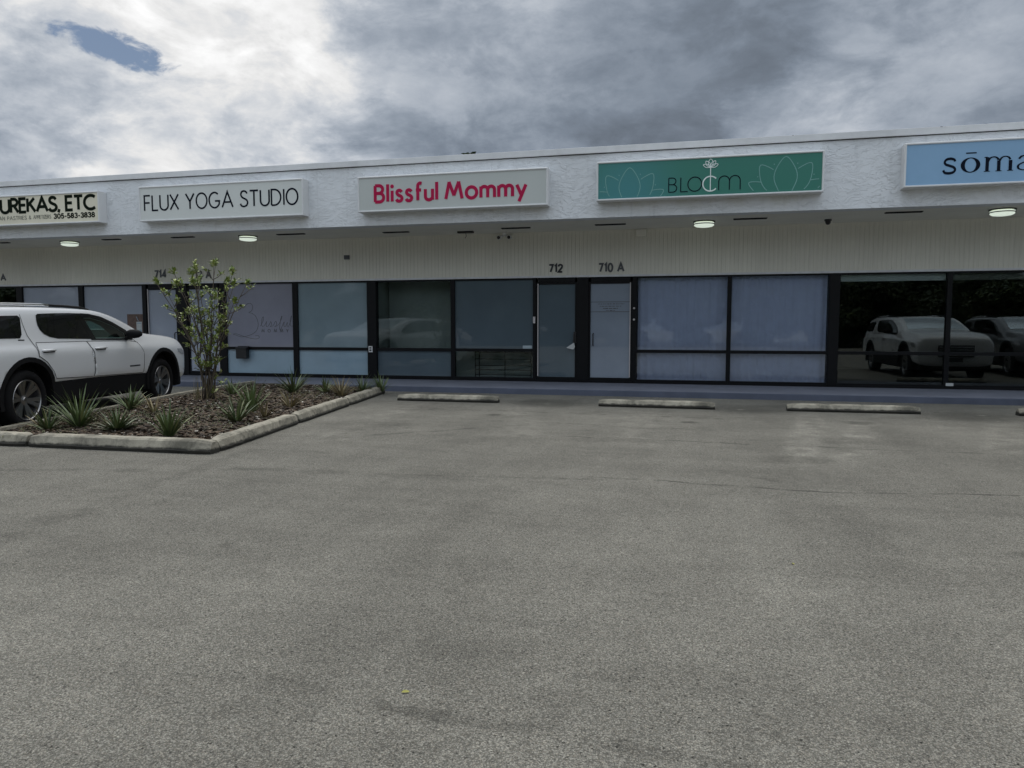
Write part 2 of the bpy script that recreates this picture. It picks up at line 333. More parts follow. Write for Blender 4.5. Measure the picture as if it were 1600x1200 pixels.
# car
M['paint'] = simple('white_car_paint', (.70, .715, .73), .28, .01, 1, coat=1)
M['car_glass'] = film('dark_car_glass', (.006, .007, .008), .1, .3)
M['cladding'] = simple('black_plastic', (.006, .006, .007), .7, spec=.2)
M['tyre'] = simple('tyre_rubber', (.008, .008, .009), .85, .2, 12, spec=.2)
M['rim'] = simple('machined_alloy', (.36, .36, .365), .32, .05, metal=1)
M['rimdark'] = simple('dark_alloy', (.03, .03, .032), .4)
M['carint'] = simple('car_interior', (.03, .032, .032), .8)
M['chrome'] = simple('chrome', (.75, .75, .75), .12, .02, metal=1)
M['lampglass'] = film('head_lamp_glass', (.35, .36, .38), .1, 1)
M['red'] = film('tail_lamp_glass', (.25, .01, .01), .1, 1)
M['poster'] = simple('brown_poster', (.13, .085, .07), .7, .3, 9)
M['paper'] = simple('white_paper', (.5, .52, .52), .7)
M['stop_white'] = simple('white_sticker', (.42, .5, .55), .6)

# ------------------------------------------------------------------ mesh helper
ORG = {}
class MB:
    def __init__(s): s.v = []; s.f = []
    def add(s, vs, fs):
        k = len(s.v); s.v += [tuple(q) for q in vs]; s.f += [tuple(i+k for i in q) for q in fs]; return s
    def box(s, x0, x1, y0, y1, z0, z1):
        return s.add([(x0,y0,z0),(x1,y0,z0),(x1,y1,z0),(x0,y1,z0),(x0,y0,z1),(x1,y0,z1),(x1,y1,z1),(x0,y1,z1)],
                     [(0,3,2,1),(4,5,6,7),(0,1,5,4),(1,2,6,5),(2,3,7,6),(3,0,4,7)])
    def prism(s, pts, y0, y1):         # polygon in (x,z), extruded along y
        n = len(pts)
        return s.add([(x,y0,z) for x,z in pts]+[(x,y1,z) for x,z in pts],
                     [tuple(range(n)), tuple(range(2*n-1,n-1,-1))]+[(i,i+n,(i+1)%n+n,(i+1)%n) for i in range(n)])
    def tube(s, path, rad, n=6, caps=True):
        path = [Vector(q) for q in path]; m = len(path)
        if not hasattr(rad, '__len__'): rad = [rad]*m
        vs = []; fs = []; prev = None
        for i, q in enumerate(path):
            tg = (path[min(i+1,m-1)]-path[max(i-1,0)]).normalized()
            if prev is None:
                a = tg.cross(Vector((0,0,1)));
                if a.length < .05: a = tg.cross(Vector((1,0,0)))
            else: a = prev-tg*prev.dot(tg)
            a.normalize(); prev = a; bb = tg.cross(a)
            for k in range(n):
                th = 2*math.pi*k/n; vs.append(q+(a*math.cos(th)+bb*math.sin(th))*rad[i])
        for i in range(m-1):
            for k in range(n): fs.append((i*n+k, i*n+(k+1)%n, (i+1)*n+(k+1)%n, (i+1)*n+k))
        if caps: fs.append(tuple(range(n-1,-1,-1))); fs.append(tuple((m-1)*n+k for k in range(n)))
        return s.add(vs, fs)
    def lathe(s, prof, mat4, n=32):    # profile (r, h) about local z
        vs = []; fs = []; m = len(prof)
        for r, h in prof:
            for k in range(n):
                th = 2*math.pi*k/n; vs.append(mat4 @ Vector((r*math.cos(th), r*math.sin(th), h)))
        for i in range(m-1):
            for k in range(n): fs.append((i*n+k, i*n+(k+1)%n, (i+1)*n+(k+1)%n, (i+1)*n+k))
        return s.add(vs, fs)
    def build(s, name, mat, parent=None, smooth=False, bevel=0, local=False):
        me = bpy.data.meshes.new(name)
        org = Vector((0,0,0)) if (parent is None or local) else ORG.get(parent.name, Vector((0,0,0)))
        me.from_pydata([tuple(Vector(q)-org) for q in s.v], [], s.f)
        me.materials.append(mat); me.validate(); me.update()
        ob = bpy.data.objects.new(name, me); COL.objects.link(ob)
        if parent is not None:
            ob.parent = parent; ORG[ob.name] = ORG.get(parent.name, Vector((0,0,0)))
        if smooth: me.polygons.foreach_set('use_smooth', [True]*len(me.polygons))
        if bevel:
            bm = bmesh.new(); bm.from_mesh(me)
            es = [e for e in bm.edges if len(e.link_faces) == 2 and e.calc_face_angle() > .5]
            bmesh.ops.bevel(bm, geom=es, offset=bevel, segments=2, profile=.6, affect='EDGES'); bm.to_mesh(me); bm.free()
        return ob
def thing(name, label, cat, loc=(0,0,0), rz=0, group=None):
    e = bpy.data.objects.new(name, None); COL.objects.link(e); e.location = loc; e.rotation_euler = (0,0,rz)
    e.empty_display_size = .1
    ORG[e.name] = Vector(loc); tag(e, label, cat, group); return e
def tag(ob, label, cat, group=None, kind=None):
    if label: ob['label'] = label
    if cat: ob['category'] = cat
    if group: ob['group'] = group
    if kind: ob['kind'] = kind
    return ob
def structure(ob): ob['kind'] = 'structure'; return ob
def set_origin(ob, loc):               # move a single mesh thing's origin to its base
    loc = Vector(loc); ob.data.transform(Matrix.Translation(-loc)); ob.location = loc; return ob
def copy_tree(ob, parent=None):
    c = ob.copy(); COL.objects.link(c)
    if parent is not None: c.parent = parent
    for ch in list(ob.children): copy_tree(ch, c)
    return c

# strokes -----------------------------------------------------------
def spline(pts, n=6, closed=False):
    out = []; m = len(pts)
    for i in range(m if closed else m-1):
        P = [pts[(i+k) % m] if closed else pts[min(max(i+k,0),m-1)] for k in (-1,0,1,2)]
        for j in range(n):
            u = j/n
            out.append(tuple(.5*((2*P[1][a])+(-P[0][a]+P[2][a])*u+(2*P[0][a]-5*P[1][a]+4*P[2][a]-P[3][a])*u*u+(-P[0][a]+3*P[1][a]-3*P[2][a]+P[3][a])*u**3) for a in (0,1)))
    if not closed: out.append(tuple(pts[-1]))
    return out
def arc(cx, cy, rx, ry, a0, a1, n=14):
    return [(cx+rx*math.cos(R(a0+(a1-a0)*i/n)), cy+ry*math.sin(R(a0+(a1-a0)*i/n))) for i in range(n+1)]
class Ink:            # flat strokes raised a hair above a vertical face at y = Y (facing -Y)
    def __init__(s, Y, th=.004): s.mb = MB(); s.Y = Y; s.th = th; s.k = 0
    def stroke(s, pts, wd, thin=None, round_=True, closed=False):
        pts = [Vector(q) for q in pts]; q2 = [pts[0]]
        for q in pts[1:]:
            if (q-q2[-1]).length > 1e-5: q2.append(q)
        pts = q2; m = len(pts)
        if closed and (pts[0]-pts[-1]).length < 1e-4: pts = pts[:-1]; m -= 1
        if m < 2: return
        L = []; Rr = []
        for i in range(m):
            if closed: a = pts[i]-pts[i-1]; b = pts[(i+1)%m]-pts[i]
            else: a = pts[i]-pts[max(i-1,0)] if i else pts[1]-pts[0]; b = pts[i+1]-pts[i] if i < m-1 else a
            a = a.normalized(); b = b.normalized(); tg = (a+b)
            if tg.length < 1e-4: tg = a
            tg.normalize(); nn = Vector((-tg.y, tg.x)); k = 1/max(.35, nn.dot(Vector((-a.y, a.x))))
            ww = wd if thin is None else thin+(wd-thin)*abs(tg.y)**1.5
            L.append(pts[i]+nn*ww/2*k); Rr.append(pts[i]-nn*ww/2*k)
        y0 = s.Y-s.th-.0004*(s.k % 8); s.k += 1
        vs = [(p.x, y0, p.y) for p in L]+[(p.x, y0, p.y) for p in Rr]+[(p.x, s.Y+.001, p.y) for p in L]+[(p.x, s.Y+.001, p.y) for p in Rr]
        fs = []
        for i in range(m if closed else m-1):
            j = (i+1) % m; fs += [(i, m+i, m+j, j), (i, j, 2*m+j, 2*m+i), (m+i, 3*m+i, 3*m+j, m+j)]
        if not closed: fs += [(0, 2*m, 3*m, m), (m-1, 2*m-1, 4*m-1, 3*m-1)]
        s.mb.add(vs, fs)
    def dot(s, x, z, r, n=12): s.mb.prism([(x+r*math.cos(2*math.pi*i/n), z+r*math.sin(2*math.pi*i/n)) for i in range(n)], s.Y-s.th, s.Y+.001)
S_ = [(.50,.84),(.40,.96),(.26,1.0),(.10,.93),(.05,.76),(.14,.60),(.28,.52),(.44,.43),(.53,.27),(.46,.08),(.28,0),(.10,.04),(.0,.18)]
def caps(O=.42):
    return {
 'A': (.78, [[(0,0),(.39,1),(.78,0)], [(.15,.34),(.63,.34)]]),
 'B': (.54, [[(0,0),(0,1)], [(0,1),(.24,1)]+arc(.24,.765,.24,.235,85,-85)+[(0,.53)], [(0,.53),(.27,.53)]+arc(.27,.265,.27,.265,85,-85)+[(0,0)]]),
 'C': (.2+O*1.3, [arc(O,.5,O,.5,48,312,20)]),
 'D': (.3+O, [[(0,0),(0,1),(.2,1)]+arc(.2,.5,O+.06,.5,85,-85,16)+[(0,0)]]),
 'E': (.46, [[(.46,1),(0,1),(0,0),(.46,0)], [(0,.52),(.42,.52)]]),
 'F': (.44, [[(.44,1),(0,1),(0,0)], [(0,.52),(.40,.52)]]),
 'G': (O*2, [arc(O,.5,O,.5,50,330,20)+[(O*1.9,.44),(O*1.1,.44)]]),
 'I': (.02, [[(.01,0),(.01,1)]]),
 'K': (.56, [[(0,0),(0,1)], [(.50,1),(.02,.46)], [(.16,.62),(.56,0)]]),
 'L': (.44, [[(0,1),(0,0),(.44,0)]]),
 'M': (.9, [[(0,0),(.14,1),(.45,.15),(.76,1),(.9,0)]]),
 'O': (O*2, [('c', arc(O,.5,O,.5,0,360,28))]),
 'R': (.54, [[(0,0),(0,1)], [(0,1),(.24,1)]+arc(.24,.75,.25,.25,85,-85)+[(0,.50)], [(.24,.5),(.54,0)]]),
 'S': (.53, [spline(S_, 4)]),
 'T': (.6, [[(0,1),(.6,1)], [(.3,1),(.3,0)]]),
 'U': (.62, [[(0,1),(0,.31)]+arc(.31,.31,.31,.31,185,355,14)+[(.62,.31),(.62,1)]]),
 'X': (.64, [[(0,1),(.62,0)], [(.62,1),(0,0)]]),
 'Y': (.62, [[(0,1),(.31,.48),(.62,1)], [(.31,.48),(.31,0)]]),
 ',': (.1, [[(.07,.1),(.0,-.14)]]), ' ': (.22, []),
 'l': (.02, [[(.01,0),(.01,1.06)]]), 'i': (.04, [[(.02,0),(.02,.66)], ('d', .02, .92)]),
 's': (.36, [[(x*.66,y*.66) for x,y in spline(S_, 4)]]),
 'f': (.34, [[(.36,1.02),(.26,1.04)]+arc(.25,.86,.13,.17,95,180,6)+[(.12,0)], [(0,.62),(.32,.62)]]),
 'u': (.44, [[(0,.66),(0,.21)]+arc(.22,.21,.22,.21,185,355,10)+[(.44,.21)], [(.44,.66),(.44,0)]]),
 'o': (.62, [('c', arc(.31,.33,.31,.33,0,360,24))]),
 'm': (.80, [[(0,0),(0,.66)], [(0,.42)]+arc(.2,.44,.2,.21,175,5,10)+[(.4,0)], [(.4,.42)]+arc(.6,.44,.2,.21,175,5,10)+[(.8,0)]]),
 'y': (.52, [[(0,.66),(.27,.03)], [(.52,.66),(.12,-.32)]]),
 '7': (.52, [[(0,1),(.52,1),(.18,0)]]), '1': (.24, [[(0,.80),(.2,1),(.2,0)]]), '0': (.54, [('c', arc(.27,.5,.27,.5,0,360,24))]),
 '2': (.54, [spline([(.02,.74),(.07,.92),(.27,1),(.47,.92),(.51,.73),(.42,.52),(.2,.26),(.02,0)], 4)+[(.54,0)]]), '4': (.58, [[(.42,0),(.42,1),(0,.28),(.58,.28)]]),
 '3': (.5, [spline([(.03,.82),(.12,.96),(.27,1),(.44,.92),(.47,.74),(.38,.58),(.2,.53)], 4), spline([(.2,.53),(.42,.47),(.5,.28),(.43,.07),(.24,0),(.08,.05),(0,.2)], 4)]),
 '5': (.5, [[(.46,1),(.09,1),(.05,.55)]+spline([(.05,.55),(.22,.62),(.42,.54),(.49,.33),(.43,.09),(.23,0),(.07,.05),(0,.18)], 4)]),
 '8': (.5, [('c', arc(.25,.75,.21,.25,0,360,18)), ('c', arc(.25,.27,.25,.27,0,360,18))]), '-': (.3, [[(0,.4),(.3,.4)]]), '&': (.6, [spline([(.6,0),(.2,.62),(.14,.85),(.27,1),(.4,.85),(.32,.66),(.08,.42),(.02,.2),(.17,0),(.4,.08),(.56,.4)], 4)]),
 'P': (.52, [[(0,0),(0,1)], [(0,1),(.24,1)]+arc(.24,.74,.26,.26,85,-85)+[(0,.48)]]), 'N': (.6, [[(0,0),(0,1),(.6,0),(.6,1)]]), 'Z': (.56, [[(0,1),(.56,1),(0,0),(.56,0)]]),
 'pointed M': (.98, [[(0,0),(.205,1.02)], [(.195,1.02),(.495,.20)], [(.485,.20),(.785,1.02)], [(.775,1.02),(.98,0)]]),
}
def write(ink, text, x0, x1, z0, z1, wd, gap=.16, font=None, slope=0):
    font = font or caps(); H = z1-z0
    W = sum(font[c][0] for c in text)+gap*(len(text)-1)
    sx = (x1-x0)/W; x = x0
    for c in text:
        for st in font[c][1]:
            cl = False
            if st and st[0] == 'd': ink.dot(x+st[1]*sx, z0+st[2]*H+slope*(x-x0), wd*.62); continue
            if st and st[0] == 'c': st = st[1]; cl = True
            ink.stroke([(x+q[0]*sx, z0+q[1]*H+slope*(x-x0)) for q in st], wd, closed=cl)
        x += (font[c][0]+gap)*sx
def typeset(text, x0, x1, z0, z1, Y, th=.006, weight=0.0):      # built-in font, fitted to a box
    cu = bpy.data.curves.new('letters', 'FONT'); cu.body = text; cu.extrude = .001; cu.offset = weight; cu.resolution_u = 3
    to = bpy.data.objects.new('letters', cu); COL.objects.link(to)
    dg = bpy.context.evaluated_depsgraph_get(); me = bpy.data.meshes.new_from_object(to.evaluated_get(dg))
    xs = [v.co.x for v in me.vertices]; ys = [v.co.y for v in me.vertices]
    ax, bx_, ay, by_ = min(xs), max(xs), min(ys), max(ys); mb = MB()
    mb.add([(x0+(v.co.x-ax)/(bx_-ax)*(x1-x0), Y-th if v.co.z > 0 else Y+.001, z0+(v.co.y-ay)/(by_-ay)*(z1-z0)) for v in me.vertices], [tuple(p.vertices) for p in me.polygons])
    bpy.data.objects.remove(to); bpy.data.curves.remove(cu); bpy.data.meshes.remove(me)
    return mb

# ================================================================== SETTING
structure(MB().add([(-250,-250,0),(250,-250,0),(250,250,0),(-250,250,0)], [(0,1,2,3)]).build('parking_lot', M['asphalt']))
XL, XR = -27.0, 15.0
YF, YS, YC = 14.6, 16.6, 14.75
structure(MB().box(XL, XR, YC+.02, YS+.1, -.05, .125).build('sidewalk', M['sidewalk'], bevel=.01))
structure(MB().box(XL, XR, YC, YC+.018, -.05, .118).build('kerb', M['kerbpaint'], bevel=.008))

# ------------------------------------------------------------------ building
bl = thing('shop_building', 'long single-storey white strip of shops with rough stucco fascia and dark framed storefronts', 'building', (-4, YS, 0))
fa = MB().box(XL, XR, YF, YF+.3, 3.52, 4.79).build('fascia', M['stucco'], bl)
MB().box(XL, XR, YF-.012, YF+.5, 4.742, 4.7545).build('drip_shadow_strip', M['vent'], fa)  # solid dark strip standing in for the shadow line under the drip edge
MB().box(XL, XR, YF-.045, YF+.5, 4.755, 4.875).build('drip_edge', M['drip'], fa, bevel=.008)
MB().box(XL, XR, YF+.5, 30, 4.5, 4.72).build('roof', M['roof'], bl)
MB().box(XL, XR, YF+.3, YS+.02, 3.53, 3.6).build('soffit', M['soffit'], bl)
# grooved siding
mb = MB(); pts = []; x = XL; i = 0
while x < XR:
    pts += [(x, YS), (x+.078, YS), (x+.0797, YS+.006), (x+.0863, YS+.006)]; x += .088
vs = []; fs = []
for k, (px, py) in enumerate(pts):
    vs += [(px, py, 2.545), (px, py, 3.53)]
    if k: fs.append((2*k-2, 2*k, 2*k+1, 2*k-1))
mb.add(vs, fs); sd_ = mb.build('siding_wall', M['siding'], bl)
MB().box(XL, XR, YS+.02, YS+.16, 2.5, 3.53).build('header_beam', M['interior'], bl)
MB().box(XL, XR, YS-.022, YS+.018, 2.503, 2.547).build('header_trim', M['white_trim'], bl)
MB().box(XL, XR, YS+.0, YS+.14, .128, .165).build('sill_plate', M['frame'], bl)
# shell behind the glass
MB().box(XL, XL+.2, YS+.17, 30, 0, 4.48).build('side_wall', M['white_trim'], bl)
MB().box(XR-.2, XR, YS+.17, 30, 0, 4.48).build('side_wall', M['white_trim'], bl)
MB().box(XL+.2, XR-.2, 29.8, 30, 0, 4.48).build('back_wall', M['white_trim'], bl)
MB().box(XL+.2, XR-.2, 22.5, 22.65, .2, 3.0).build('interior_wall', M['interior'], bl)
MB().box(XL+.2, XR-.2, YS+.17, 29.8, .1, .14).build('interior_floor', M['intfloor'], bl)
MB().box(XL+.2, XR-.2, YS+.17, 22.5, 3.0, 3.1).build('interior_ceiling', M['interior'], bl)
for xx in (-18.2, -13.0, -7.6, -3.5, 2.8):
    MB().box(xx-.05, xx+.05, YS+.2, 22.5, .14, 3.0).build('partition_wall', M['pale_board' if -8 < xx < -3 else 'interior'], bl)

ZB, ZT, ZM = .165, 2.503, .845
YP = YS+.055          # pane plane
def frame_rect(mb, x0, x1, z0, z1, wl, wr, wb, wt, y0=YS, y1=YS+.11):
    mb.box(x0, x0+wl, y0, y1, z0, z1); mb.box(x1-wr, x1, y0, y1, z0, z1)
    mb.box(x0+wl, x1-wr, y0, y1, z0, z0+wb); mb.box(x0+wl, x1-wr, y0, y1, z1-wt, z1)
def window(x0, x1, mu, ml, wl=.06, wr=.06, transom=True, label=None):
    mb = MB(); frame_rect(mb, x0, x1, ZB+.001, ZT-.001, wl, wr, .045, .035)
    if transom: mb.box(x0+wl, x1-wr, YS+.004, YS+.106, ZM-.035, ZM+.035)
    wo_ = mb.build('window', M['frame'], bl, bevel=.004)
    if label: wo_['label'] = label
    def pane(z0, z1, mt): MB().box(x0+wl-.01, x1-wr+.01, YP, YP+.008, z0, z1).build('pane', M[mt], wo_)
    if transom: pane(ZM+.03, ZT-.03, mu); pane(ZB+.04, ZM-.03, ml)
    else: pane(ZB+.04, ZT-.03, mu)
    return wo_
window(-26.0, -22.2, 'glass_dark', 'glass_dark'); window(-22.2, -18.08, 'glass_dark', 'glass_dark', .06, .16)
window(-18.08, -16.10, 'film_grey', 'film_grey', .04, .07); window(-16.10, -14.12, 'film_grey', 'film_grey', .08, .03)
window(-11.83, -9.68, 'film_mauve', 'film_pale', .18, .07); window(-9.68, -7.73, 'film_teal', 'film_pale', .07, .005)
window(-7.49, -5.55, 'glass_smoky', 'film_dark', .005, .05); window(-5.55, -3.60, 'film_dark', 'glass_smoky', .05, .012)
MB().box(-7.5, -3.55, YS+.80, YS+.90, .141, 2.99).build('added_backing_board', M['pale_board'], bl)  # pale board added behind the smoky panes to catch daylight
MB().box(-7.5, -3.55, YS+.171, YS+.799, .1402, .146).build('backing_floor', M['pale_board'], bl)  # pale floor strip between the panes and the added board
window(-1.27, .72, 'glass_film', 'glass_film', .02, .045); window(.72, 2.72, 'glass_film', 'glass_film', .045, .01)
window(2.92, 4.98, 'glass_dark', 'glass_dark', .01, .045, True); window(4.98, 7.05, 'glass_dark', 'glass_dark', .045, .05, True)
window(7.05, 9.1, 'glass_dark', 'glass_dark'); window(9.1, 14.5, 'film_grey', 'film_grey')
for x0, x1, pz in ((-7.729, -7.491, .02), (2.721, 2.919, .02)):
    MB().box(x0, x1, YS-pz, YS+.14, ZB+.001, ZT-.001).build('pier', M['frame'], bl, bevel=.004)
def door(x0, x1, mt, pull, label=None, edge=None):
    """x0..x1 outer leaf; pull = side of the handle"""
    mb = MB(); frame_rect(mb, x0, x1, ZB+.002, 2.40, .045, .045, .075, .05, YS+.012, YS+.075)
    do = mb.build('door', M['frame'], bl, bevel=.004)
    if label: do['label'] = label
    MB().box(x0+.04, x1-.04, YS+.04, YS+.048, ZB+.07, 2.36).build('pane', M[mt], do)
    hx = x0+.115 if pull < 0 else x1-.06
    hb = MB().tube([(hx, YS+.01, 1.24), (hx, YS-.05, 1.225), (hx, YS-.055, 1.2), (hx, YS-.055, 1.0), (hx, YS-.05, .975), (hx, YS+.01, .96)], .013, 8)
    hb.build('pull_handle', M['black'], do, smooth=True)
    ex = x1-.05 if pull < 0 else x0+.045
    if edge: MB().box(ex-.008, ex+.012, YS+.002, YS+.02, .26, 2.37).build('edge_strip', M['edge_alu'], do)
    MB().box(x0+.05, x1-.05, YS+.02, YS+.06, 2.404, ZT-.002).build('door_header', M['frame'], do)
    return do
def jamb(x0, x1): MB().box(x0, x1, YS-.012, YS+.13, ZB+.001, ZT-.002).build('door_jamb', M['frame'], bl, bevel=.004)
jamb(-14.12, -14.02); door(-14.02, -13.08, 'film_grey', 1, 'door with pale grey film behind the shrub', True); jamb(-13.08, -12.78); door(-12.78, -11.83, 'film_grey', -1, None, True)
jamb(-3.60, -3.54); d712 = door(-3.54, -2.59, 'film_dark', 1, 'dark teal glass door', True); jamb(-2.59, -2.33); d710 = door(-2.33, -1.35, 'film_door', -1, 'pale glass door with lettering', True); jamb(-1.35, -1.27)
# small fittings on the doors
for z in (1.80, 1.55):
    mb = MB(); mb.lathe([(0,-.012),(.02,-.012),(.024,0)], Matrix.Translation((-1.31, YS-.013, z)) @ Matrix.Rotation(R(90),4,'X') @ Matrix.Scale(-1,4,(0,0,1)), 14); mb.build('lock_cylinder', M['edge_alu'], d710)
MB().box(-2.66, -2.60, YS-.03, YS+.01, 1.02, 1.28).build('lock_box', M['black'], d712, bevel=.006)
MB().box(-3.60, -3.55, YS-.035, YS-.013, 1.47, 1.62).build('hinge', M['edge_alu'], d712)
ik = Ink(YS+.04, .003)
for z in (1.945, 1.725): ik.stroke([(-2.29, z), (-1.39, z)], .012)
for z, a, c_, hh in ((1.90, -2.12, -1.52, .026), (1.85, -2.08, -1.60, .024), (1.80, -2.0, -1.68, .032), (1.752, -1.94, -1.74, .024)):
    x = a
    while x < c_:
        ln = random.uniform(.025, .085); ik.stroke([(x, z), (min(x+ln, c_), z)], hh*random.uniform(.45, .7)); x += ln+random.uniform(.01, .022)
ik.mb.build('door_lettering', M['grey_num'], d710)
# script lettering on the mauve pane
ik = Ink(YP, .003)
Bs = spline([(-11.16,1.86),(-11.10,1.93),(-11.02,1.98),(-10.94,1.97),(-10.90,1.90),(-10.93,1.80),(-11.01,1.75),(-10.93,1.73),(-10.83,1.66),(-10.77,1.54),(-10.76,1.41),(-10.82,1.28),(-10.94,1.20),(-11.10,1.15),(-11.24,1.13),(-11.36,1.16),(-11.48,1.2),(-11.38,1.205),(-11.20,1.15),(-11.0,1.10),(-10.83,1.08),(-10.74,1.11),(-10.76,1.16),(-10.85,1.16)], 6)
ik.stroke(Bs, .011)
ls = spline([(-10.70,1.40),(-10.62,1.52),(-10.60,1.64),(-10.64,1.60),(-10.66,1.45),(-10.62,1.39),(-10.55,1.46),(-10.52,1.52),(-10.53,1.42),(-10.49,1.39),(-10.42,1.48),(-10.40,1.52),(-10.37,1.44),(-10.42,1.39),(-10.33,1.42),(-10.26,1.53),(-10.23,1.44),(-10.29,1.39),(-10.18,1.44),(-10.09,1.60),(-10.08,1.66),(-10.12,1.56),(-10.15,1.34),(-10.12,1.30),(-10.08,1.40),(-10.02,1.51),(-10.03,1.42),(-9.99,1.39),(-9.93,1.50),(-9.94,1.41),(-9.90,1.40),(-9.84,1.52),(-9.80,1.66),(-9.84,1.60),(-9.85,1.44),(-9.80,1.40),(-9.76,1.44)], 5)
ik.stroke(ls, .010, .006)
x = -10.66
for c_ in 'MOMMY':
    for st in caps()[c_][1]:
        cl = st[0] == 'c'; st = st[1] if cl else st
        ik.stroke([(x+q[0]*.085, 1.25+q[1]*.075) for q in st], .012, closed=cl)
    x += .175
lw = [c for c in bl.children if c.name.startswith('window')]
mw = [c for c in lw if 'pane' in [k.name.split('.')[0] for k in c.children] and any(k.data.materials[0] is M['film_mauve'] for k in c.children)][0]
ik.mb.build('window_lettering', M['grey_num'], mw)

# ------------------------------------------------------------------ signs on the fascia
def sign(label, x0, x1, z0, z1, facemat, fr=.035):
    s = thing('shop_sign', label, 'sign', ((x0+x1)/2, YF, z0), 0, 'lightbox signs along the fascia')
    y1, y0 = YF-.001, YF-.25
    MB().box(x0, x1, y0+.03, y1, z0, z1).build('cabinet', M['white_box'], s, bevel=.006)
    mb = MB(); f0 = y0
    prof = [(0, y0+.029), (0, y0+.008), (.008, y0), (fr*.75, y0), (fr, y0+.016), (fr, y0+.029)]
    cs = [(x0, z0, 1, 1), (x1, z0, -1, 1), (x1, z1, -1, -1), (x0, z1, 1, -1)]
    vs = []; n = len(prof)
    for cx, cz, sx_, sz_ in cs:
        for q, y in prof: vs.append((cx+sx_*q, y, cz+sz_*q))
    fs = [(i*n+k, ((i+1)%4)*n+k, ((i+1)%4)*n+k+1, i*n+k+1) for i in range(4) for k in range(n-1)]
    mb.add(vs, fs).build('retainer_frame', M['white_box'], s)
    MB().box(x0+fr-.004, x1-fr+.004, y0+.018, y0+.028, z0+fr-.004, z1-fr+.004).build('sign_face', M[facemat], s)
    return s, y0+.018
s1, fy = sign('cream lightbox sign reading BOUREKAS, ETC with a phone number, cut by the left edge', -17.4, -13.30, 3.785, 4.49, 'face_cream')
ik = Ink(fy); write(ik, 'BOUREKAS, ETC', -16.75, -13.40, 4.09, 4.40, .07, .13, caps(.45)); ik.mb.build('lettering', M['ink_black'], s1)
for q, a, b in (('MEDITERRANEAN', -16.98, -16.0), ('PASTRIES', -15.92, -15.36), ('&', -15.29, -15.23), ('APPETIZERS', -15.16, -14.66)):
    ik = Ink(fy); write(ik, q, a, b, 3.92, 4.0, .012, .22); ik.mb.build('small_lettering', M['ink_grey'], s1)
ik = Ink(fy); write(ik, '305-583-3838', -14.57, -13.44, 3.912, 4.012, .027, .24); ik.mb.build('phone_number', M['ink_black'], s1)
s2, fy = sign('pale grey lightbox sign reading FLUX YOGA STUDIO in thin dark capitals', -12.22, -8.12, 3.755, 4.53, 'face_white')
ik = Ink(fy); write(ik, 'FLUX YOGA STUDIO', -12.08, -8.25, 3.995, 4.325, .036, .17, caps(.40)); ik.mb.build('lettering', M['ink_dark'], s2)
s3, fy = sign('grey lightbox sign reading Blissful Mommy in raspberry letters', -6.86, -2.83, 3.765, 4.49, 'face_grey')
ik = Ink(fy, .002); fo = caps(); fo['M'] = fo['pointed M']; WORDS = (('Blissful', -6.47, -5.12), ('Mommy', -4.93, -3.27))
[write(ik, *q, 3.965, 4.295, .072, .25, fo, 0) for q in WORDS]; ik.mb.build('letter_edge', M['pinkedge'], s3)
ik = Ink(fy, .006); [write(ik, *q, 3.965, 4.295, .062, .25, fo, 0) for q in WORDS]; ik.mb.build('lettering', M['pink'], s3)
s4, fy = sign('green lightbox sign reading BLOOM with white lotus flower outlines', -1.88, 2.20, 3.80, 4.535, 'face_green')
ik = Ink(fy); z0, z1 = 3.91, 4.17; H = z1-z0
def L_(pts, x, s=1): ik.stroke([(x+q[0]*H*s, z0+q[1]*H) for q in pts], .017)
for st in caps()['B'][1]: L_(st, -.52, 1.05)
L_([(0,1),(0,0),(.5,0)], -.30, 1.0)
ik.stroke(arc(-.045, (z0+z1)/2, .125, H/2, 0, 360, 30), .017, closed=True)
ik.mb.build('lettering', M['ink_dark'], s4); ik = Ink(fy)
mx = .385
ik.stroke([(mx, z0), (mx, z0+H*.62)]+arc(mx+.095, z0+H*.62, .095, H*.36, 180, 0, 12)+[(mx+.19, z0)], .017)
ik.stroke([(mx+.19, z0+H*.62)]+arc(mx+.285, z0+H*.62, .095, H*.36, 180, 0, 12)+[(mx+.38, z0)], .017)
ik.mb.build('lettering', M['ink_dark'], s4)
def petal(cx, cz, ang, ln, wd):
    a = R(ang); ux, uz = math.sin(a), math.cos(a); q = []
    for k, (al, ac) in enumerate([(0,0),(.3,.36),(.55,.5),(.8,.34),(1,0),(.8,-.34),(.55,-.5),(.3,-.36)]):
        q.append((cx+ux*al*ln+uz*ac*wd, cz+uz*al*ln-ux*ac*wd))
    q = spline(q, 4, True)
    return [p_ for p_ in q]
def clip_poly(pts, zmin, xmin, xmax):
    runs = []; cur = []
    for p_ in pts+[pts[0]]:
        if p_[1] > zmin and xmin < p_[0] < xmax: cur.append(p_)
        else:
            if len(cur) > 1: runs.append(cur)
            cur = []
    if len(cur) > 1: runs.append(cur)
    return runs
for cx, top in ((-1.25, 4.40), (1.55, 4.46)):
    ik = Ink(fy, .002)
    for an, ln, wd in ((0, .78, .40), (34, .78, .34), (-34, .78, .34), (62, .72, .26), (-62, .72, .26)):
        for run in clip_poly(petal(cx, top-.78, an, ln, wd), 3.845, -1.835, 2.155):
            if an:        # outer petals stop at the petal in front of them
                run = [q for q in run if abs(q[0]-cx) > (.19 if abs(an) < 40 else .38)]
            if len(run) > 1: ik.stroke(run, .0135)
    for dx_, dz_ in ((.2, .63), (-.2, .63), (.48, .42), (-.48, .42)): ik.dot(cx+dx_, top-.78+dz_+.02, .010, 8)
    ik.mb.build('lotus_outline', M['line_green'], s4)
ik = Ink(fy, .006)
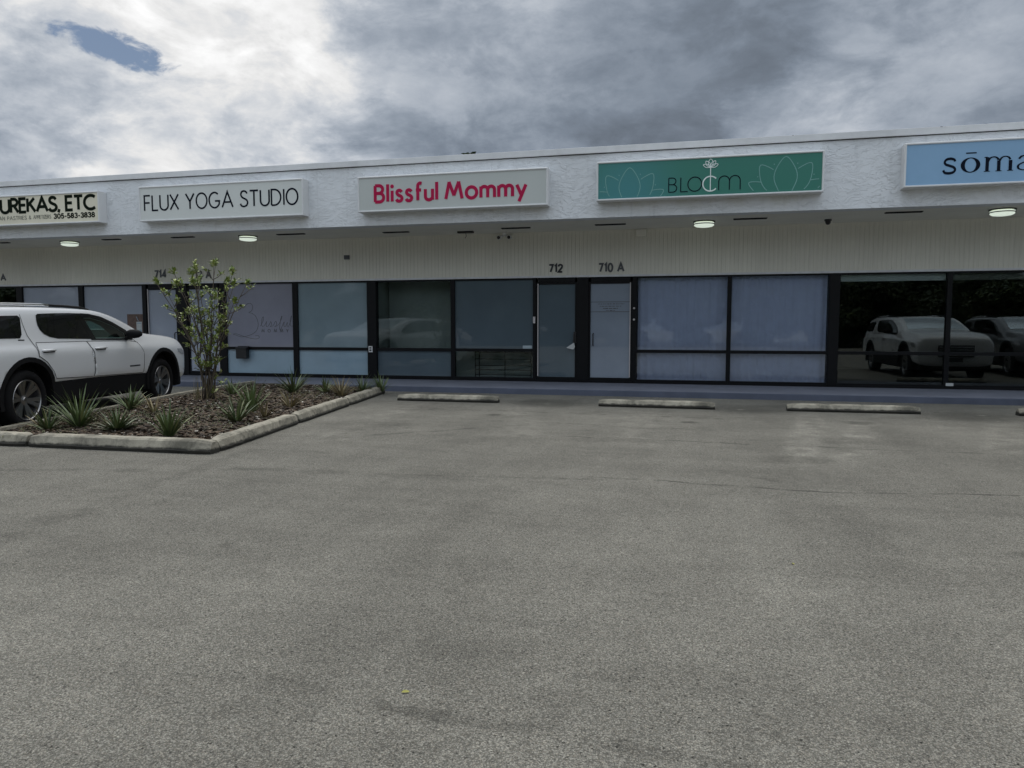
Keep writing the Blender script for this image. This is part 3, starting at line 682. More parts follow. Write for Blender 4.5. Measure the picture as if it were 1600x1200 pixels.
ik.stroke(arc(.235, 4.035, .135, .135, 42, 318, 24), .022); ik.stroke([(.235, 3.90), (.235, 4.36)], .016)
for an, ln, wd in ((0, .15, .085), (38, .14, .07), (-38, .14, .07), (70, .14, .06), (-70, .14, .06)):
    ik.stroke(petal(.235, 4.335, an, ln, wd), .011, closed=True)
ik.mb.build('emblem', M['line_white'], s4)
s5, fy = sign('sky blue lightbox sign with dark serif letters at the right edge', 3.50, 7.65, 3.815, 4.575, 'face_blue')
ik = Ink(fy); zb = 4.03; xh = .245
def P5(pts, x, th=.052, tn=.014, cl=False): ik.stroke([(x+q[0]*xh, zb+q[1]*xh) for q in pts], th, tn, closed=cl)
ik.stroke([(4.105+q[0]*xh*.80, zb+q[1]*xh) for q in spline([(.98,.80),(.90,.93),(.62,1.0),(.30,.95),(.16,.78),(.26,.62),(.55,.52),(.88,.40),(1.0,.23),(.86,.06),(.52,0),(.20,.05),(.06,.22)], 5)], .034, .044)
def ring(cx, rx, ri):
    o_ = arc(cx, zb+xh/2, rx, xh*.52, 0, 360, 32)[:-1]; i_ = arc(cx, zb+xh/2, ri, xh*.46, 0, 360, 32)[:-1]; n = 32
    ik.mb.add([(a, fy-.004, c) for a, c in o_]+[(a, fy-.004, c) for a, c in i_], [(k, (k+1)%n, n+(k+1)%n, n+k) for k in range(n)])
ring(4.535, .150, .086)
ik.stroke([(4.46, zb+.325), (4.62, zb+.325)], .02)
mx = 4.79
for k in range(3):
    xx = mx+k*.175; ik.stroke([(xx, zb), (xx, zb+xh*(.98 if k == 0 else .72))], .050)
    ik.stroke([(xx-.045, zb+.005), (xx+.045, zb+.005)], .011)
    if k: ik.stroke([(xx-.175+.012, zb+xh*.70)]+[(xx-.08+.075*math.cos(R(a)), zb+xh*.72+xh*.27*math.sin(R(a))) for a in range(150, -10, -20)], .034, .016)
ik.stroke([(mx-.045, zb+xh*.97), (mx, zb+xh*.99)], .014)
ax = 5.235      # a
ik.stroke([(ax+.03, zb+xh*.78), (ax+.06, zb+xh*.93), (ax+.12, zb+xh), (ax+.18, zb+xh*.92), (ax+.2, zb+xh*.72), (ax+.2, zb+xh*.12), (ax+.24, zb+.004)], .04, .018)
ik.stroke(spline([(ax+.2, zb+xh*.60), (ax+.1, zb+xh*.52), (ax+.025, zb+xh*.34), (ax+.03, zb+xh*.12), (ax+.1, zb+.004), (ax+.17, zb+xh*.08), (ax+.2, zb+xh*.2)], 4), .034, .016)
ik.mb.build('lettering', M['ink_dark'], s5)

# ------------------------------------------------------------------ address numbers
def number(txt, x0, x1, z0, z1, label, mt='grey_num'):
    ik = Ink(YS-.001, .012); write(ik, txt, x0+.02, x1-.02, z0+.01, z1-.01, .04, .26); o_ = ik.mb.build('address_number', M[mt]); tag(o_, label, 'address number', 'address numbers over the doors')
    set_origin(o_, ((x0+x1)/2, YS, z0))
number('A', -18.74, -18.54, 2.66, 2.83, 'lone letter A of an address, at the left edge')
number('714', -13.74, -13.36, 2.66, 2.85, 'grey address number 714 over the door left of the shrub')
number('712 A', -12.66, -12.02, 2.62, 2.82, 'grey address number 712 A partly behind the shrub')
number('712', -3.25, -2.91, 2.62, 2.80, 'dark address number 712 over the teal glass door', 'dark_num')
number('710 A', -2.12, -1.53, 2.61, 2.80, 'grey address number 710 A over the pale glass door')

# ------------------------------------------------------------------ soffit fittings
def ceiling_light(x, y, label):
    r_ = thing('ceiling_light', label, 'ceiling light', (x, y, 3.53), 0, 'round lit lights under the canopy')
    T = Matrix.Translation((x, y, 3.53))
    MB().lathe([(0,-.118),(.10,-.116),(.165,-.105),(.195,-.085),(.2,-.06),(.2,-.03)], T, 28).build('diffuser', M['lamp'], r_, smooth=True)
    MB().lathe([(.2,-.001),(.218,-.001),(.218,-.022),(.2,-.022)], T, 28).build('base_ring', M['frame'], r_)
    MB().lathe([(.199,-.050),(.212,-.050),(.212,-.066),(.199,-.066)], T, 28).build('trim_band', M['frame'], r_)
ceiling_light(-15.33, 15.55, 'lit round canopy light below the cream sign')
ceiling_light(-10.30, 15.62, 'lit round canopy light below the thin-lettered yoga sign, above the mauve window')
ceiling_light(.15, 15.7, 'lit round canopy light below the green sign')
ceiling_light(5.42, 15.4, 'lit round canopy light below the blue sign')
vlist = [(-17.1, 15.32, .26, 'below the cream sign near the left edge'), (-13.92, 15.38, .5, 'between the cream sign and the yoga sign'),
         (-11.91, 15.40, .6, 'below the left half of the yoga sign'), (-9.1, 15.5, .7, 'below the right end of the yoga sign'), (-6.6, 15.75, .62, 'below the left end of the raspberry-lettered sign'),
         (-3.8, 15.71, .64, 'below the right end of the raspberry-lettered sign'), (-1.75, 15.64, .64, 'below the left end of the green sign'), (1.03, 15.47, .64, 'below the right half of the green sign'),
         (3.75, 15.29, .64, 'below the left end of the blue sign')]
for x, y, ln, wh in vlist:
    v_ = MB().box(x-ln/2, x+ln/2, y-.05, y+.05, 3.515, 3.5295)
    for k in range(5): v_.box(x-ln/2+.01, x+ln/2-.01, y-.042+k*.019, y-.036+k*.019, 3.509, 3.514)
    o_ = v_.build('soffit_vent', M['vent']); tag(o_, 'narrow dark vent slot in the canopy ceiling '+wh, 'vent', 'vent slots in the canopy ceiling'); set_origin(o_, (x, y, 3.53))
mb = MB().box(-5.22, -4.86, 15.98, 16.1, 3.49, 3.5295)       # small broken fitting
mb.tube([(-5.04, 16.04, 3.5), (-5.03, 16.05, 3.42), (-5.06, 16.05, 3.38)], .007, 5)
o_ = mb.build('ceiling_bracket', M['black']); tag(o_, 'small dark bracket with a dangling stub under the canopy', 'bracket'); set_origin(o_, (-5.04, 16.04, 3.53))
cm = thing('security_camera', 'white twin-head security camera under the canopy near number 712', 'security camera', (-4.24, 16.45, 3.53))
MB().box(-4.28, -4.20, 16.41, 16.49, 3.46, 3.5295).build('mount', M['white_box'], cm, bevel=.006)
for sx_ in (-1, 1):
    hb = MB().tube([(-4.24+sx_*.03, 16.45, 3.45), (-4.24+sx_*.10, 16.42, 3.43)], .02, 8)
    hb.lathe([(0,.0),(.045,0),(.05,.03),(.05,.10),(.03,.13),(0,.13)], Matrix.Translation((-4.24+sx_*.12, 16.36, 3.41)) @ Matrix.Rotation(R(-80),4,'X'), 14)
    hd = hb.build('camera_head', M['white_box'], cm, smooth=True)
    MB().lathe([(0,-.004),(.038,-.004),(.04,.002)], Matrix.Translation((-4.24+sx_*.12, 16.36, 3.41)) @ Matrix.Rotation(R(-80),4,'X'), 14).build('lens', M['black'], hd)
cm = thing('dome_camera', 'small black dome camera on the canopy ceiling right of the green sign', 'security camera', (2.55, 16.0, 3.53))
MB().lathe([(0,-.001),(.07,-.001),(.07,-.03),(.055,-.035)], Matrix.Translation((2.55, 16.0, 3.53)), 18).build('mount', M['black'], cm)
MB().lathe([(.055,-.035),(.05,-.07),(.03,-.1),(0,-.11)], Matrix.Translation((2.55, 16.0, 3.53)), 18).build('dome', M['black'], cm, smooth=True)
o_ = MB().box(-1.28, -1.06, YS-.09, YS-.001, 3.36, 3.52).build('junction_box', M['soffit'], bevel=.008); tag(o_, 'beige junction box high on the wall under the green sign', 'box'); set_origin(o_, (-1.17, YS, 3.36))
o_ = MB().box(-8.30, -8.17, YS-.05, YS-.001, 3.02, 3.12).box(-8.28, -8.19, YS-.056, YS-.0505, 3.035, 3.105).build('wall_sensor', M['grey_num'], bevel=.004); tag(o_, 'small dark square sensor on the grooved wall', 'sensor'); set_origin(o_, (-8.23, YS, 3.02))
mbx = thing('mailbox', 'black mailbox hanging below the lettered mauve window', 'mailbox', (-11.15, YS, .58))
MB().prism([(-11.30,.60),(-11.29,.58),(-11.01,.58),(-11.0,.60),(-11.0,.84),(-11.30,.84)], YS-.13, YS-.002).build('case', M['black'], mbx, bevel=.008)
MB().add([(-11.31,YS-.145,.83),(-10.99,YS-.145,.83),(-10.99,YS-.145,.85),(-11.31,YS-.145,.85),(-11.31,YS-.004,.90),(-10.99,YS-.004,.90),(-10.99,YS-.004,.845),(-11.31,YS-.004,.845)],
         [(0,1,2,3),(3,2,5,4),(4,5,6,7),(7,6,1,0),(0,3,4,7),(1,6,5,2)]).build('lid', M['black'], mbx)
kp = thing('door_buzzer', 'small pale door buzzer on the dark pillar beside the teal window', 'buzzer', (-7.64, YS, .78))
MB().box(-7.69, -7.59, YS-.045, YS-.0205, .77, .92).build('case', M['white_box'], kp, bevel=.005)
MB().box(-7.665, -7.615, YS-.052, YS-.0455, .80, .84).build('button', M['black'], kp); MB().box(-7.665, -7.615, YS-.05, YS-.0455, .86, .895).build('speaker', M['black'], kp)
ps = thing('poster', 'brown poster with a white appliance picture taped on the grey window behind the car', 'poster', (-14.42, YP, 1.12))
MB().box(-14.68, -14.165, YP-.004, YP-.0005, 1.12, 1.72).build('sheet', M['poster'], ps)
ik = Ink(YP-.004, .002); ik.stroke([(-14.31, 1.13), (-14.31, 1.52)], .17); ik.mb.build('white_picture', M['paper'], ps)
ik = Ink(YP-.006, .002); ik.dot(-14.28, 1.26, .05); ik.stroke([(-14.37, 1.48), (-14.25, 1.48)], .025); ik.stroke([(-14.39, 1.66), (-14.33, 1.53)], .015); ik.mb.build('printed_detail', M['film_pale'], ps)
st = MB().box(-3.86, -3.64, YP-.003, YP-.0005, .885, .955).box(-3.69, -3.65, YP-.004, YP-.0031, .895, .945).build('window_sticker', M['stop_white']); tag(st, 'small pale sticker low in the corner of the teal window', 'sticker'); set_origin(st, (-3.75, YP, .885))
st = MB().box(4.98, 5.12, YS-.004, YS-.0005, .19, .25).build('window_sticker', M['paper']); tag(st, 'small white tag at the foot of the dark window mullion', 'sticker'); set_origin(st, (5.05, YS, .19))
fl = MB()
for k in range(4): 
    a = R(-25+k*14); cx, cz = -2.645, 1.03
    fl.add([(cx, YS-.062-.003*k, cz), (cx-.05*math.cos(a)-.13*math.sin(a+.9), YS-.075-.004*k, cz-.02-.1*math.cos(a)), (cx-.02-.05*math.sin(a), YS-.08-.004*k, cz-.15), (cx+.025, YS-.062-.003*k, cz-.09)], [(0,1,2,3)])
fl = fl.build('flyer_bundle', M['paper']); tag(fl, 'white flyers tucked behind the handle of the teal glass door', 'flyers'); set_origin(fl, (-2.645, YS-.06, .88))
# black wire rack behind the clear low pane
rk = MB(); y0_ = YS+.42
for x in (-5.12, -4.38, -3.74): rk.tube([(x, y0_, .14), (x, y0_, .80)], .012, 6)
for z in (.78, .62, .46, .36, .24): rk.tube([(-5.12, y0_, z), (-3.74, y0_, z)], .011, 6)
for x in (-5.12, -3.74): rk.tube([(x, y0_+.35, .14), (x, y0_+.35, .80)], .012, 6); rk.tube([(x, y0_, .78), (x, y0_+.35, .78)], .01, 6)
rk = rk.build('wire_rack', M['black']); tag(rk, 'black wire rack standing behind the low clear window pane', 'rack'); set_origin(rk, (-4.4, y0_, .14))
# curtains and blinds
for x0, x1, lab in ((-1.24, .68, 'white pleated curtain behind the window beside the pale glass door'), (.76, 2.71, 'white pleated curtain behind the window beside the wide dark pillar')):
    mb = MB(); n = 150; vs = []; fs = []; ph = random.random()*9
    for i in range(n+1):
        u = x0+(x1-x0)*i/n; q = YS+.20+0.010*math.sin(u*34+ph+1.5*math.sin(u*5))+0.004*math.sin(u*81+ph)
        q2 = YS+.20+0.015*math.sin(u*34+ph+1.5*math.sin(u*5)+.3)+0.006*math.sin(u*77+ph)
        vs += [(u, q, 2.49), (u, q2, .15)]
        if i: fs.append((2*i-2, 2*i, 2*i+1, 2*i-1))
    c_ = mb.add(vs, fs).build('curtain', M['curtain'], smooth=True); tag(c_, lab, 'curtain', 'white curtains in the windows right of the doors'); set_origin(c_, ((x0+x1)/2, YS+.2, .15))
for x0, x1, mt, lab in ((2.93, 4.93, 'blind', 'pale roller blind rolled up at the top of the dark window'), (5.03, 7.0, 'blind_dim', 'grey roller blind rolled up at the right edge')):
    b_ = thing('roller_blind', lab, 'blind', ((x0+x1)/2, YS+.13, 2.33))
    MB().box(x0, x1, YS+.125, YS+.13, 2.345, 2.44).build('cloth', M[mt], b_); MB().tube([(x0, YS+.15, 2.455), (x1, YS+.15, 2.455)], .028, 10).build('roller', M[mt], b_); MB().tube([(x0, YS+.1275, 2.338), (x1, YS+.1275, 2.338)], .009, 8).build('bottom_bar', M[mt], b_)

# ------------------------------------------------------------------ wheel stops and planter kerbs
def kerb_block(name, p0, p1, wd, ht, label, cat, group, sag=0, chips=6, seed=0):
    """block whose front foot runs p0 -> p1 (seen side on the right of travel)"""
    rnd = random.Random(seed); p0 = Vector((*p0, 0)); p1 = Vector((*p1, 0)); L = (p1-p0).length; ux = (p1-p0)/L; uy = Vector((-ux.y, ux.x, 0))
    prof = [(.012, 0), (0, .035), (.008, .045), (.035, ht-.018), (.055, ht), (wd-.055, ht), (wd-.03, ht-.02), (wd, .04), (wd, 0)]
    n = 26; vs = []; fs = []; m_ = len(prof)
    for i in range(n+1):
        s = L*i/n; e = min(i, n-i); endin = .022 if e == 0 else (.006 if e == 1 else 0)
        if i == 0: s = 0
        for k, (y, z) in enumerate(prof):
            yy = y+(endin if y < wd/2 else -endin)+rnd.uniform(-.003, .003); zz = z-(endin if z > .06 else 0)+(rnd.uniform(-.004, .004) if z > .03 else 0)
            vs.append(p0+ux*s+uy*yy+Vector((0,0,zz)))
        if i: fs += [((i-1)*m_+k, (i-1)*m_+(k+1)%m_, i*m_+(k+1)%m_, i*m_+k) for k in range(m_)]
    fs += [tuple(range(m_-1,-1,-1)), tuple(n*m_+k for k in range(m_))]
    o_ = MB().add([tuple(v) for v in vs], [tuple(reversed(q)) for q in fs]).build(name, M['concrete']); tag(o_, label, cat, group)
    c = (p0+p1)/2; set_origin(o_, c)
    bm = bmesh.new(); bm.from_mesh(o_.data); bmesh.ops.recalc_face_normals(bm, faces=bm.faces); bm.to_mesh(o_.data); bm.free()
    return o_
WS = 'concrete wheel stops in front of the shops'
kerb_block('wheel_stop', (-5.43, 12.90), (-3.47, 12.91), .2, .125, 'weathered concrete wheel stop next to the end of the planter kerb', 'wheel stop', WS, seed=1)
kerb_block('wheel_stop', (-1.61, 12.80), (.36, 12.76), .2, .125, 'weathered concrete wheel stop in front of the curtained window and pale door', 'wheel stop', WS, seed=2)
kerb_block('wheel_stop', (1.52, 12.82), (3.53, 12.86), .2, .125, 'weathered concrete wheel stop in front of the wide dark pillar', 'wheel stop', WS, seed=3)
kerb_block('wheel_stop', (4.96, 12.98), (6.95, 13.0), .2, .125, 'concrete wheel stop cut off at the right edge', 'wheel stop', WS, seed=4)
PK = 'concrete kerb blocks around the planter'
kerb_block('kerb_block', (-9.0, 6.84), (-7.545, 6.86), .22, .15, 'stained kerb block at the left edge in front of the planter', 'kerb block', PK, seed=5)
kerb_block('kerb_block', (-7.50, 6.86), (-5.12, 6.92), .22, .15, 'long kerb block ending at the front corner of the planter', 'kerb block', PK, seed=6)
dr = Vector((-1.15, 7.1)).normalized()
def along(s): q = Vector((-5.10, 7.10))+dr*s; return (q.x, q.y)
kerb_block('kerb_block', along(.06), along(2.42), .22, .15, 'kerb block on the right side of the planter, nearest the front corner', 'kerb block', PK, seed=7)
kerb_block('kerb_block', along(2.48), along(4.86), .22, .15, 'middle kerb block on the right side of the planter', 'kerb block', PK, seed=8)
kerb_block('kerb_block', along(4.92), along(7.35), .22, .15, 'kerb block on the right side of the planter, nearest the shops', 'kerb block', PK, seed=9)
eg = MB(); ep = [(-8.50, 7.30), (-8.72, 8.75), (-8.94, 10.19), (-9.22, 11.73), (-9.45, 13.2), (-9.60, 14.6)]; vs = []; fs = []
for i, (x, y) in enumerate(ep):
    z = .12+.06*min(1, i/3); vs += [(x-.05, y, 0), (x-.05, y, z), (x+.05, y, z), (x+.05, y, 0)]
    if i: fs += [((i-1)*4+k, (i-1)*4+(k+1)%4, i*4+(k+1)%4, i*4+k) for k in range(4)]
fs += [(3,2,1,0), (20,21,22,23)]
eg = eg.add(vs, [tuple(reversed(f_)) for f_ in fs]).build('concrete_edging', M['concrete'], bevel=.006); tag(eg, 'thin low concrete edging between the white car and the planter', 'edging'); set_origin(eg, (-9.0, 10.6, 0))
def bed_left(y):
    for a, b in zip(ep, ep[1:]):
        if a[1] <= y <= b[1]: return a[0]+(b[0]-a[0])*(y-a[1])/(b[1]-a[1])
    return ep[0][0] if y < ep[0][1] else ep[-1][0]
def bed_right(y): return -5.10-.162*(y-7.1)-.2
def bed_z(x, y):
    xl, xr = bed_left(y), bed_right(y); u = (x-xl)/max(.1, xr-xl); v = (y-7.1)/7.4
    return .07+.09*math.sin(max(0, min(1, u))*math.pi)*math.sin(max(0.05, min(.97, v))*math.pi)**.5+.05*(1-u)*min(1, max(0, v*2.5))
vs = []; fs = []; ny, nx = 60, 30
for j in range(ny+1):
    y = 7.04+(14.62-7.04)*j/ny; xl, xr = bed_left(y)+.03, bed_right(y)+.04
    for i in range(nx+1):
        x = xl+(xr-xl)*i/nx; vs.append((x, y, bed_z(x, y)+random.uniform(-.012, .012)))
for j in range(ny):
    for i in range(nx): a = j*(nx+1)+i; fs.append((a, a+1, a+nx+2, a+nx+1))
structure(MB().add(vs, fs).build('planting_bed', M['mulch'], smooth=True))
# loose chips and litter lying on the bed
ch = {k: MB() for k in ('dark', 'mid', 'pale')}
rnd = random.Random(3)
for k in range(5200):
    y = 7.1+7.3*rnd.random()**1.5; x = bed_left(y)+.08+(bed_right(y)-bed_left(y)-.05)*rnd.random(); z = bed_z(x, y)
    kind = 'pale' if rnd.random() < .10 else ('mid' if rnd.random() < .5 else 'dark')
    a = rnd.random()*6.28; l_ = rnd.uniform(.012, .045)*(.55 if kind == 'pale' else 1); w_ = l_*rnd.uniform(.25, .6); tl = rnd.uniform(-.5, .5); cx, sx_ = math.cos(a), math.sin(a)
    P = [(-l_, -w_), (l_, -w_), (l_*.8, w_), (-l_*.9, w_)]
    ch[kind].add([(x+q*cx-r_*sx_, y+q*sx_+r_*cx, z+.012+q*tl*.5+(.006 if r_ > 0 else 0)) for q, r_ in P]+[(x, y, z-.008)], [(0,1,2,3), (0,4,1), (1,4,2), (2,4,3), (3,4,0)])
M['chip_dark'] = simple('dark_bark_chip', (.030, .021, .014), .9, .4, 3); M['chip_mid'] = simple('brown_bark_chip', (.09, .061, .039), .9, .4, 3); M['chip_pale'] = simple('pale_stone_chip', (.42, .39, .34), .9, .25, 3)
tag(ch['dark'].build('dark_mulch', M['chip_dark']), 'dark bark mulch covering the planter', 'mulch', None, 'stuff')
tag(ch['mid'].build('brown_mulch', M['chip_mid']), 'brown bark chips scattered over the planter', 'mulch', None, 'stuff')
tag(ch['pale'].build('pale_gravel', M['chip_pale']), 'pale stone bits scattered over the planter', 'gravel', None, 'stuff')
wd_ = MB()
for k in range(900):
    cx, cy = rnd.choice([(-7.5, 8.6), (-6.9, 9.4), (-7.7, 7.5), (-6.8, 12.3), (-7.9, 8.3), (-6.2, 8.4)]); x = cx+rnd.gauss(0, .32); y = cy+rnd.gauss(0, .4)
    if not (bed_left(y)+.08 < x < bed_right(y)): continue
    z = bed_z(x, y); a = rnd.random()*6.28; l_ = rnd.uniform(.03, .08)
    wd_.add([(x, y, z), (x+l_*.4*math.cos(a)-.006*math.sin(a), y+l_*.4*math.sin(a)+.006*math.cos(a), z+l_*.5), (x+l_*math.cos(a), y+l_*math.sin(a), z+l_*rnd.uniform(.3, .9)), (x+l_*.4*math.cos(a)+.006*math.sin(a), y+l_*.4*math.sin(a)-.006*math.cos(a), z+l_*.5)], [(0,1,2,3)])
tag(wd_.build('weeds', M['weed']), 'low green weeds growing through the mulch', 'weeds', None, 'stuff')

# ------------------------------------------------------------------ spiky plants
def spiky(rnd, n, ln, spread, wd, droop):
    mb = MB()
    for k in range(n):
        az = rnd.random()*6.28; el = R(90-spread*(rnd.random()**.75)); L = ln*rnd.uniform(.65, 1.1); w0 = wd*rnd.uniform(.7, 1.2); q = Vector((math.cos(az)*.02, math.sin(az)*.02, -.02)); cv = rnd.uniform(.2, 1)*droop
        side = Vector((-math.sin(az), math.cos(az), 0)); prev = []; vs = []
        ns = 6
        for i in range(ns+1):
            u = i/ns; ww = w0*(.75+.5*u if u < .3 else .9*(1-u)**.8*1.25)+.0008; dirv = Vector((math.cos(az)*math.cos(el), math.sin(az)*math.cos(el), math.sin(el)))
            up = side.cross(dirv)*-1
            vs += [q-side*ww+up*ww*.45, q, q+side*ww+up*ww*.45]
            q = q+dirv*L/ns; el -= cv/ns*(.4+u)
        mb.add(vs, [(3*i, 3*i+1, 3*i+4, 3*i+3) for i in range(ns)]+[(3*i+1, 3*i+2, 3*i+5, 3*i+4) for i in range(ns)])
    return mb
# x, y, leaves, length, spread, dry, label
SP = [(-7.62, 7.75, 62, .62, 62, 0, 'tall bushy spiky plant beside the rear wheel of the white car'),
      (-6.93, 7.62, 64, .46, 74, 0, 'wide low spiky plant in the middle of the front kerb'),
      (-6.02, 7.42, 58, .46, 50, 0, 'dense upright spiky plant at the front corner of the planter'),
      (-8.17, 7.72, 26, .36, 80, 1, 'sparse half-dry spiky plant at the left end of the front kerb'),
      (-7.90, 7.55, 40, .40, 72, 0, 'small grey-green spiky plant left of the tall bushy one'),
      (-6.02, 8.75, 34, .56, 60, 0, 'open spiky plant with long blades beside the right kerb'),
      (-6.35, 9.6, 44, .62, 48, 0, 'tall spiky plant just behind the open long-bladed one'),
      (-8.25, 9.35, 36, .50, 60, 0, 'spiky plant by the edging in front of the car front wheel'),
      (-7.55, 9.0, 20, .42, 70, 1, 'thin drying spiky plant in the middle of the mulch'),
      (-8.05, 11.6, 24, .42, 66, 0, 'small spiky plant left of the leafy shrub trunk'),
      (-6.25, 10.5, 22, .44, 66, 1, 'pale yellowing spiky plant beside the right kerb joint'),
      (-7.30, 12.4, 44, .62, 58, 0, 'large spiky plant below the mailbox'),
      (-6.9, 12.9, 28, .42, 62, 0, 'small spiky plant right of the one below the mailbox'),
      (-6.42, 12.6, 32, .52, 62, 1, 'reddish dry spiky plant near the shop end of the right kerb'),
      (-6.42, 13.5, 36, .54, 58, 0, 'spiky plant at the shop end of the planter kerb'),
      (-6.25, 14.05, 30, .45, 58, 0, 'last spiky plant by the sidewalk step'),
      (-5.98, 9.35, 18, .34, 70, 1, 'low brown spiky plant between the long-bladed plant and the kerb')]
for i, (x, y, n, ln, spd, dry, lab) in enumerate(SP):
    o_ = spiky(random.Random(40+i), int(n*1.15), ln*random.Random(i).uniform(.80, .98), spd, .0165, .75).build('spiky_plant', M['agave_dry' if dry else 'agave'], smooth=True)
    o_.location = (x, y, bed_z(x, y)); tag(o_, lab, 'plant', 'spiky plants in the planter')

# ------------------------------------------------------------------ leafy shrub
sx0, sy0 = -7.84, 10.62; sz0 = bed_z(sx0, sy0)-.03
sh = thing('leafy_shrub', 'tall many-stemmed shrub with sparse yellow-green leaves in the planter', 'shrub', (sx0, sy0, sz0))
rnd = random.Random(21); stem = MB(); leaf = MB()
def leaf_at(p, dirv, L):
    dirv = dirv.normalized(); s = dirv.cross(Vector((rnd.uniform(-.5,.5), rnd.uniform(-.5,.5), 1))).normalized(); n_ = s.cross(dirv); w_ = L*rnd.uniform(.2, .3)
    a = p; m1 = p+dirv*L*.5+n_*L*.08; e = p+dirv*L-n_*L*.08
    leaf.add([a, m1-s*w_+n_*w_*.3, e, m1+s*w_+n_*w_*.3, m1], [(0,1,4), (1,2,4), (2,3,4), (3,0,4)])
def cluster(p, dirv, n, L):
    for k in range(n):
        az = rnd.random()*6.28; el = rnd.uniform(-.3, 1.2)
        v = Vector((math.cos(az)*math.cos(el), math.sin(az)*math.cos(el), math.sin(el)))+dirv*.5
        leaf_at(p+v*rnd.uniform(0, .03)-dirv*rnd.uniform(0, .09), v, L*rnd.uniform(.7, 1.25))
tips = [(-.92,.1,1.80),(-.74,-.2,1.98),(-.62,.2,1.50),(-.58,-.05,2.16),(-.42,.2,2.30),(-.30,-.2,1.95),(-.28,.1,2.22),(-.12,-.1,2.14),(0.0,.2,2.32),(.06,-.2,2.0),(.16,.05,2.28),(.26,.2,2.02),(.34,-.1,1.74),(.46,.1,2.16),(.60,0,1.92),(.66,.2,1.98),(.72,-.1,1.66),(.50,-.25,1.25),(-.44,-.3,1.20),(-.15,-.3,1.45)]
for tx, ty, tz in tips[:17]:
    b0 = Vector((sx0+rnd.uniform(-.08,.08), sy0+rnd.uniform(-.08,.08), sz0)); tip = Vector((sx0+tx*.93, sy0+ty*1.6, sz0+tz)); pts = []
    for i in range(9):
        u = i/8; lat = u**1.75
        q = Vector((b0.x+(tip.x-b0.x)*lat, b0.y+(tip.y-b0.y)*lat, b0.z+(tip.z-b0.z)*u)); q += Vector((rnd.gauss(0,.012), rnd.gauss(0,.012), 0)); pts.append(q)
    stem.tube(pts, [.015*(1-.72*i/8) for i in range(9)], 6)
    dirv = (pts[-1]-pts[-3]).normalized(); cluster(pts[-1], dirv, rnd.randint(24, 34), .074)
    for i in (2, 3, 4, 4, 5, 5, 6, 7, 7):
        if rnd.random() < .85:
            tw = pts[i]+Vector((rnd.uniform(-.16,.16), rnd.uniform(-.16,.16), rnd.uniform(.06,.2))); stem.tube([pts[i], (pts[i]+tw)/2+Vector((0,0,-.01)), tw], [.007,.006,.004], 5); cluster(tw, (tw-pts[i]).normalized(), rnd.randint(8, 15), .064)
for k in range(14):
    z = rnd.uniform(.15, .9); p_ = Vector((sx0+rnd.uniform(-.25,.28), sy0+rnd.uniform(-.15,.15), sz0+z)); q = Vector((sx0, sy0, sz0+z-.12)); stem.tube([q, p_], [.008,.004], 5); cluster(p_, (p_-q).normalized(), 7, .075)
stem.build('stems', M['bark'], sh, smooth=True); leaf.build('foliage', M['shrubleaf'], sh)
dry = MB()
for k in range(26):
    az = rnd.random()*6.28; r_ = rnd.uniform(.04, .26); p_ = Vector((sx0+math.cos(az)*r_, sy0+math.sin(az)*r_, sz0)); dry.tube([p_, p_+Vector((rnd.gauss(0,.05), rnd.gauss(0,.05), rnd.uniform(.15,.5)))], [.006,.002], 4)
dry.build('dry_suckers', M['agave_dry'], sh)

# two fallen leaves
for x, y, a in ((-1.05, 2.54, .4), (.59, 4.52, 1.9)):
    mb = MB(); c_, s_ = math.cos(a), math.sin(a); P = [(-.015,0,.004),(-.004,.007,.010),(.011,.005,.008),(.018,0,.004),(.010,-.006,.005),(-.006,-.007,.006)]
    mb.add([(x+q[0]*c_-q[1]*s_, y+q[0]*s_+q[1]*c_, q[2]) for q in P]+[(x, y, .002)], [(i, (i+1)%6, 6) for i in range(6)])
    o_ = mb.build('fallen_leaf', M['leaf_yellow']); tag(o_, 'tiny yellow leaf on the asphalt nearest the viewer' if y < 3 else 'tiny yellow leaf on the asphalt farther off, right of centre', 'leaf', 'fallen leaves'); set_origin(o_, (x, y, 0))

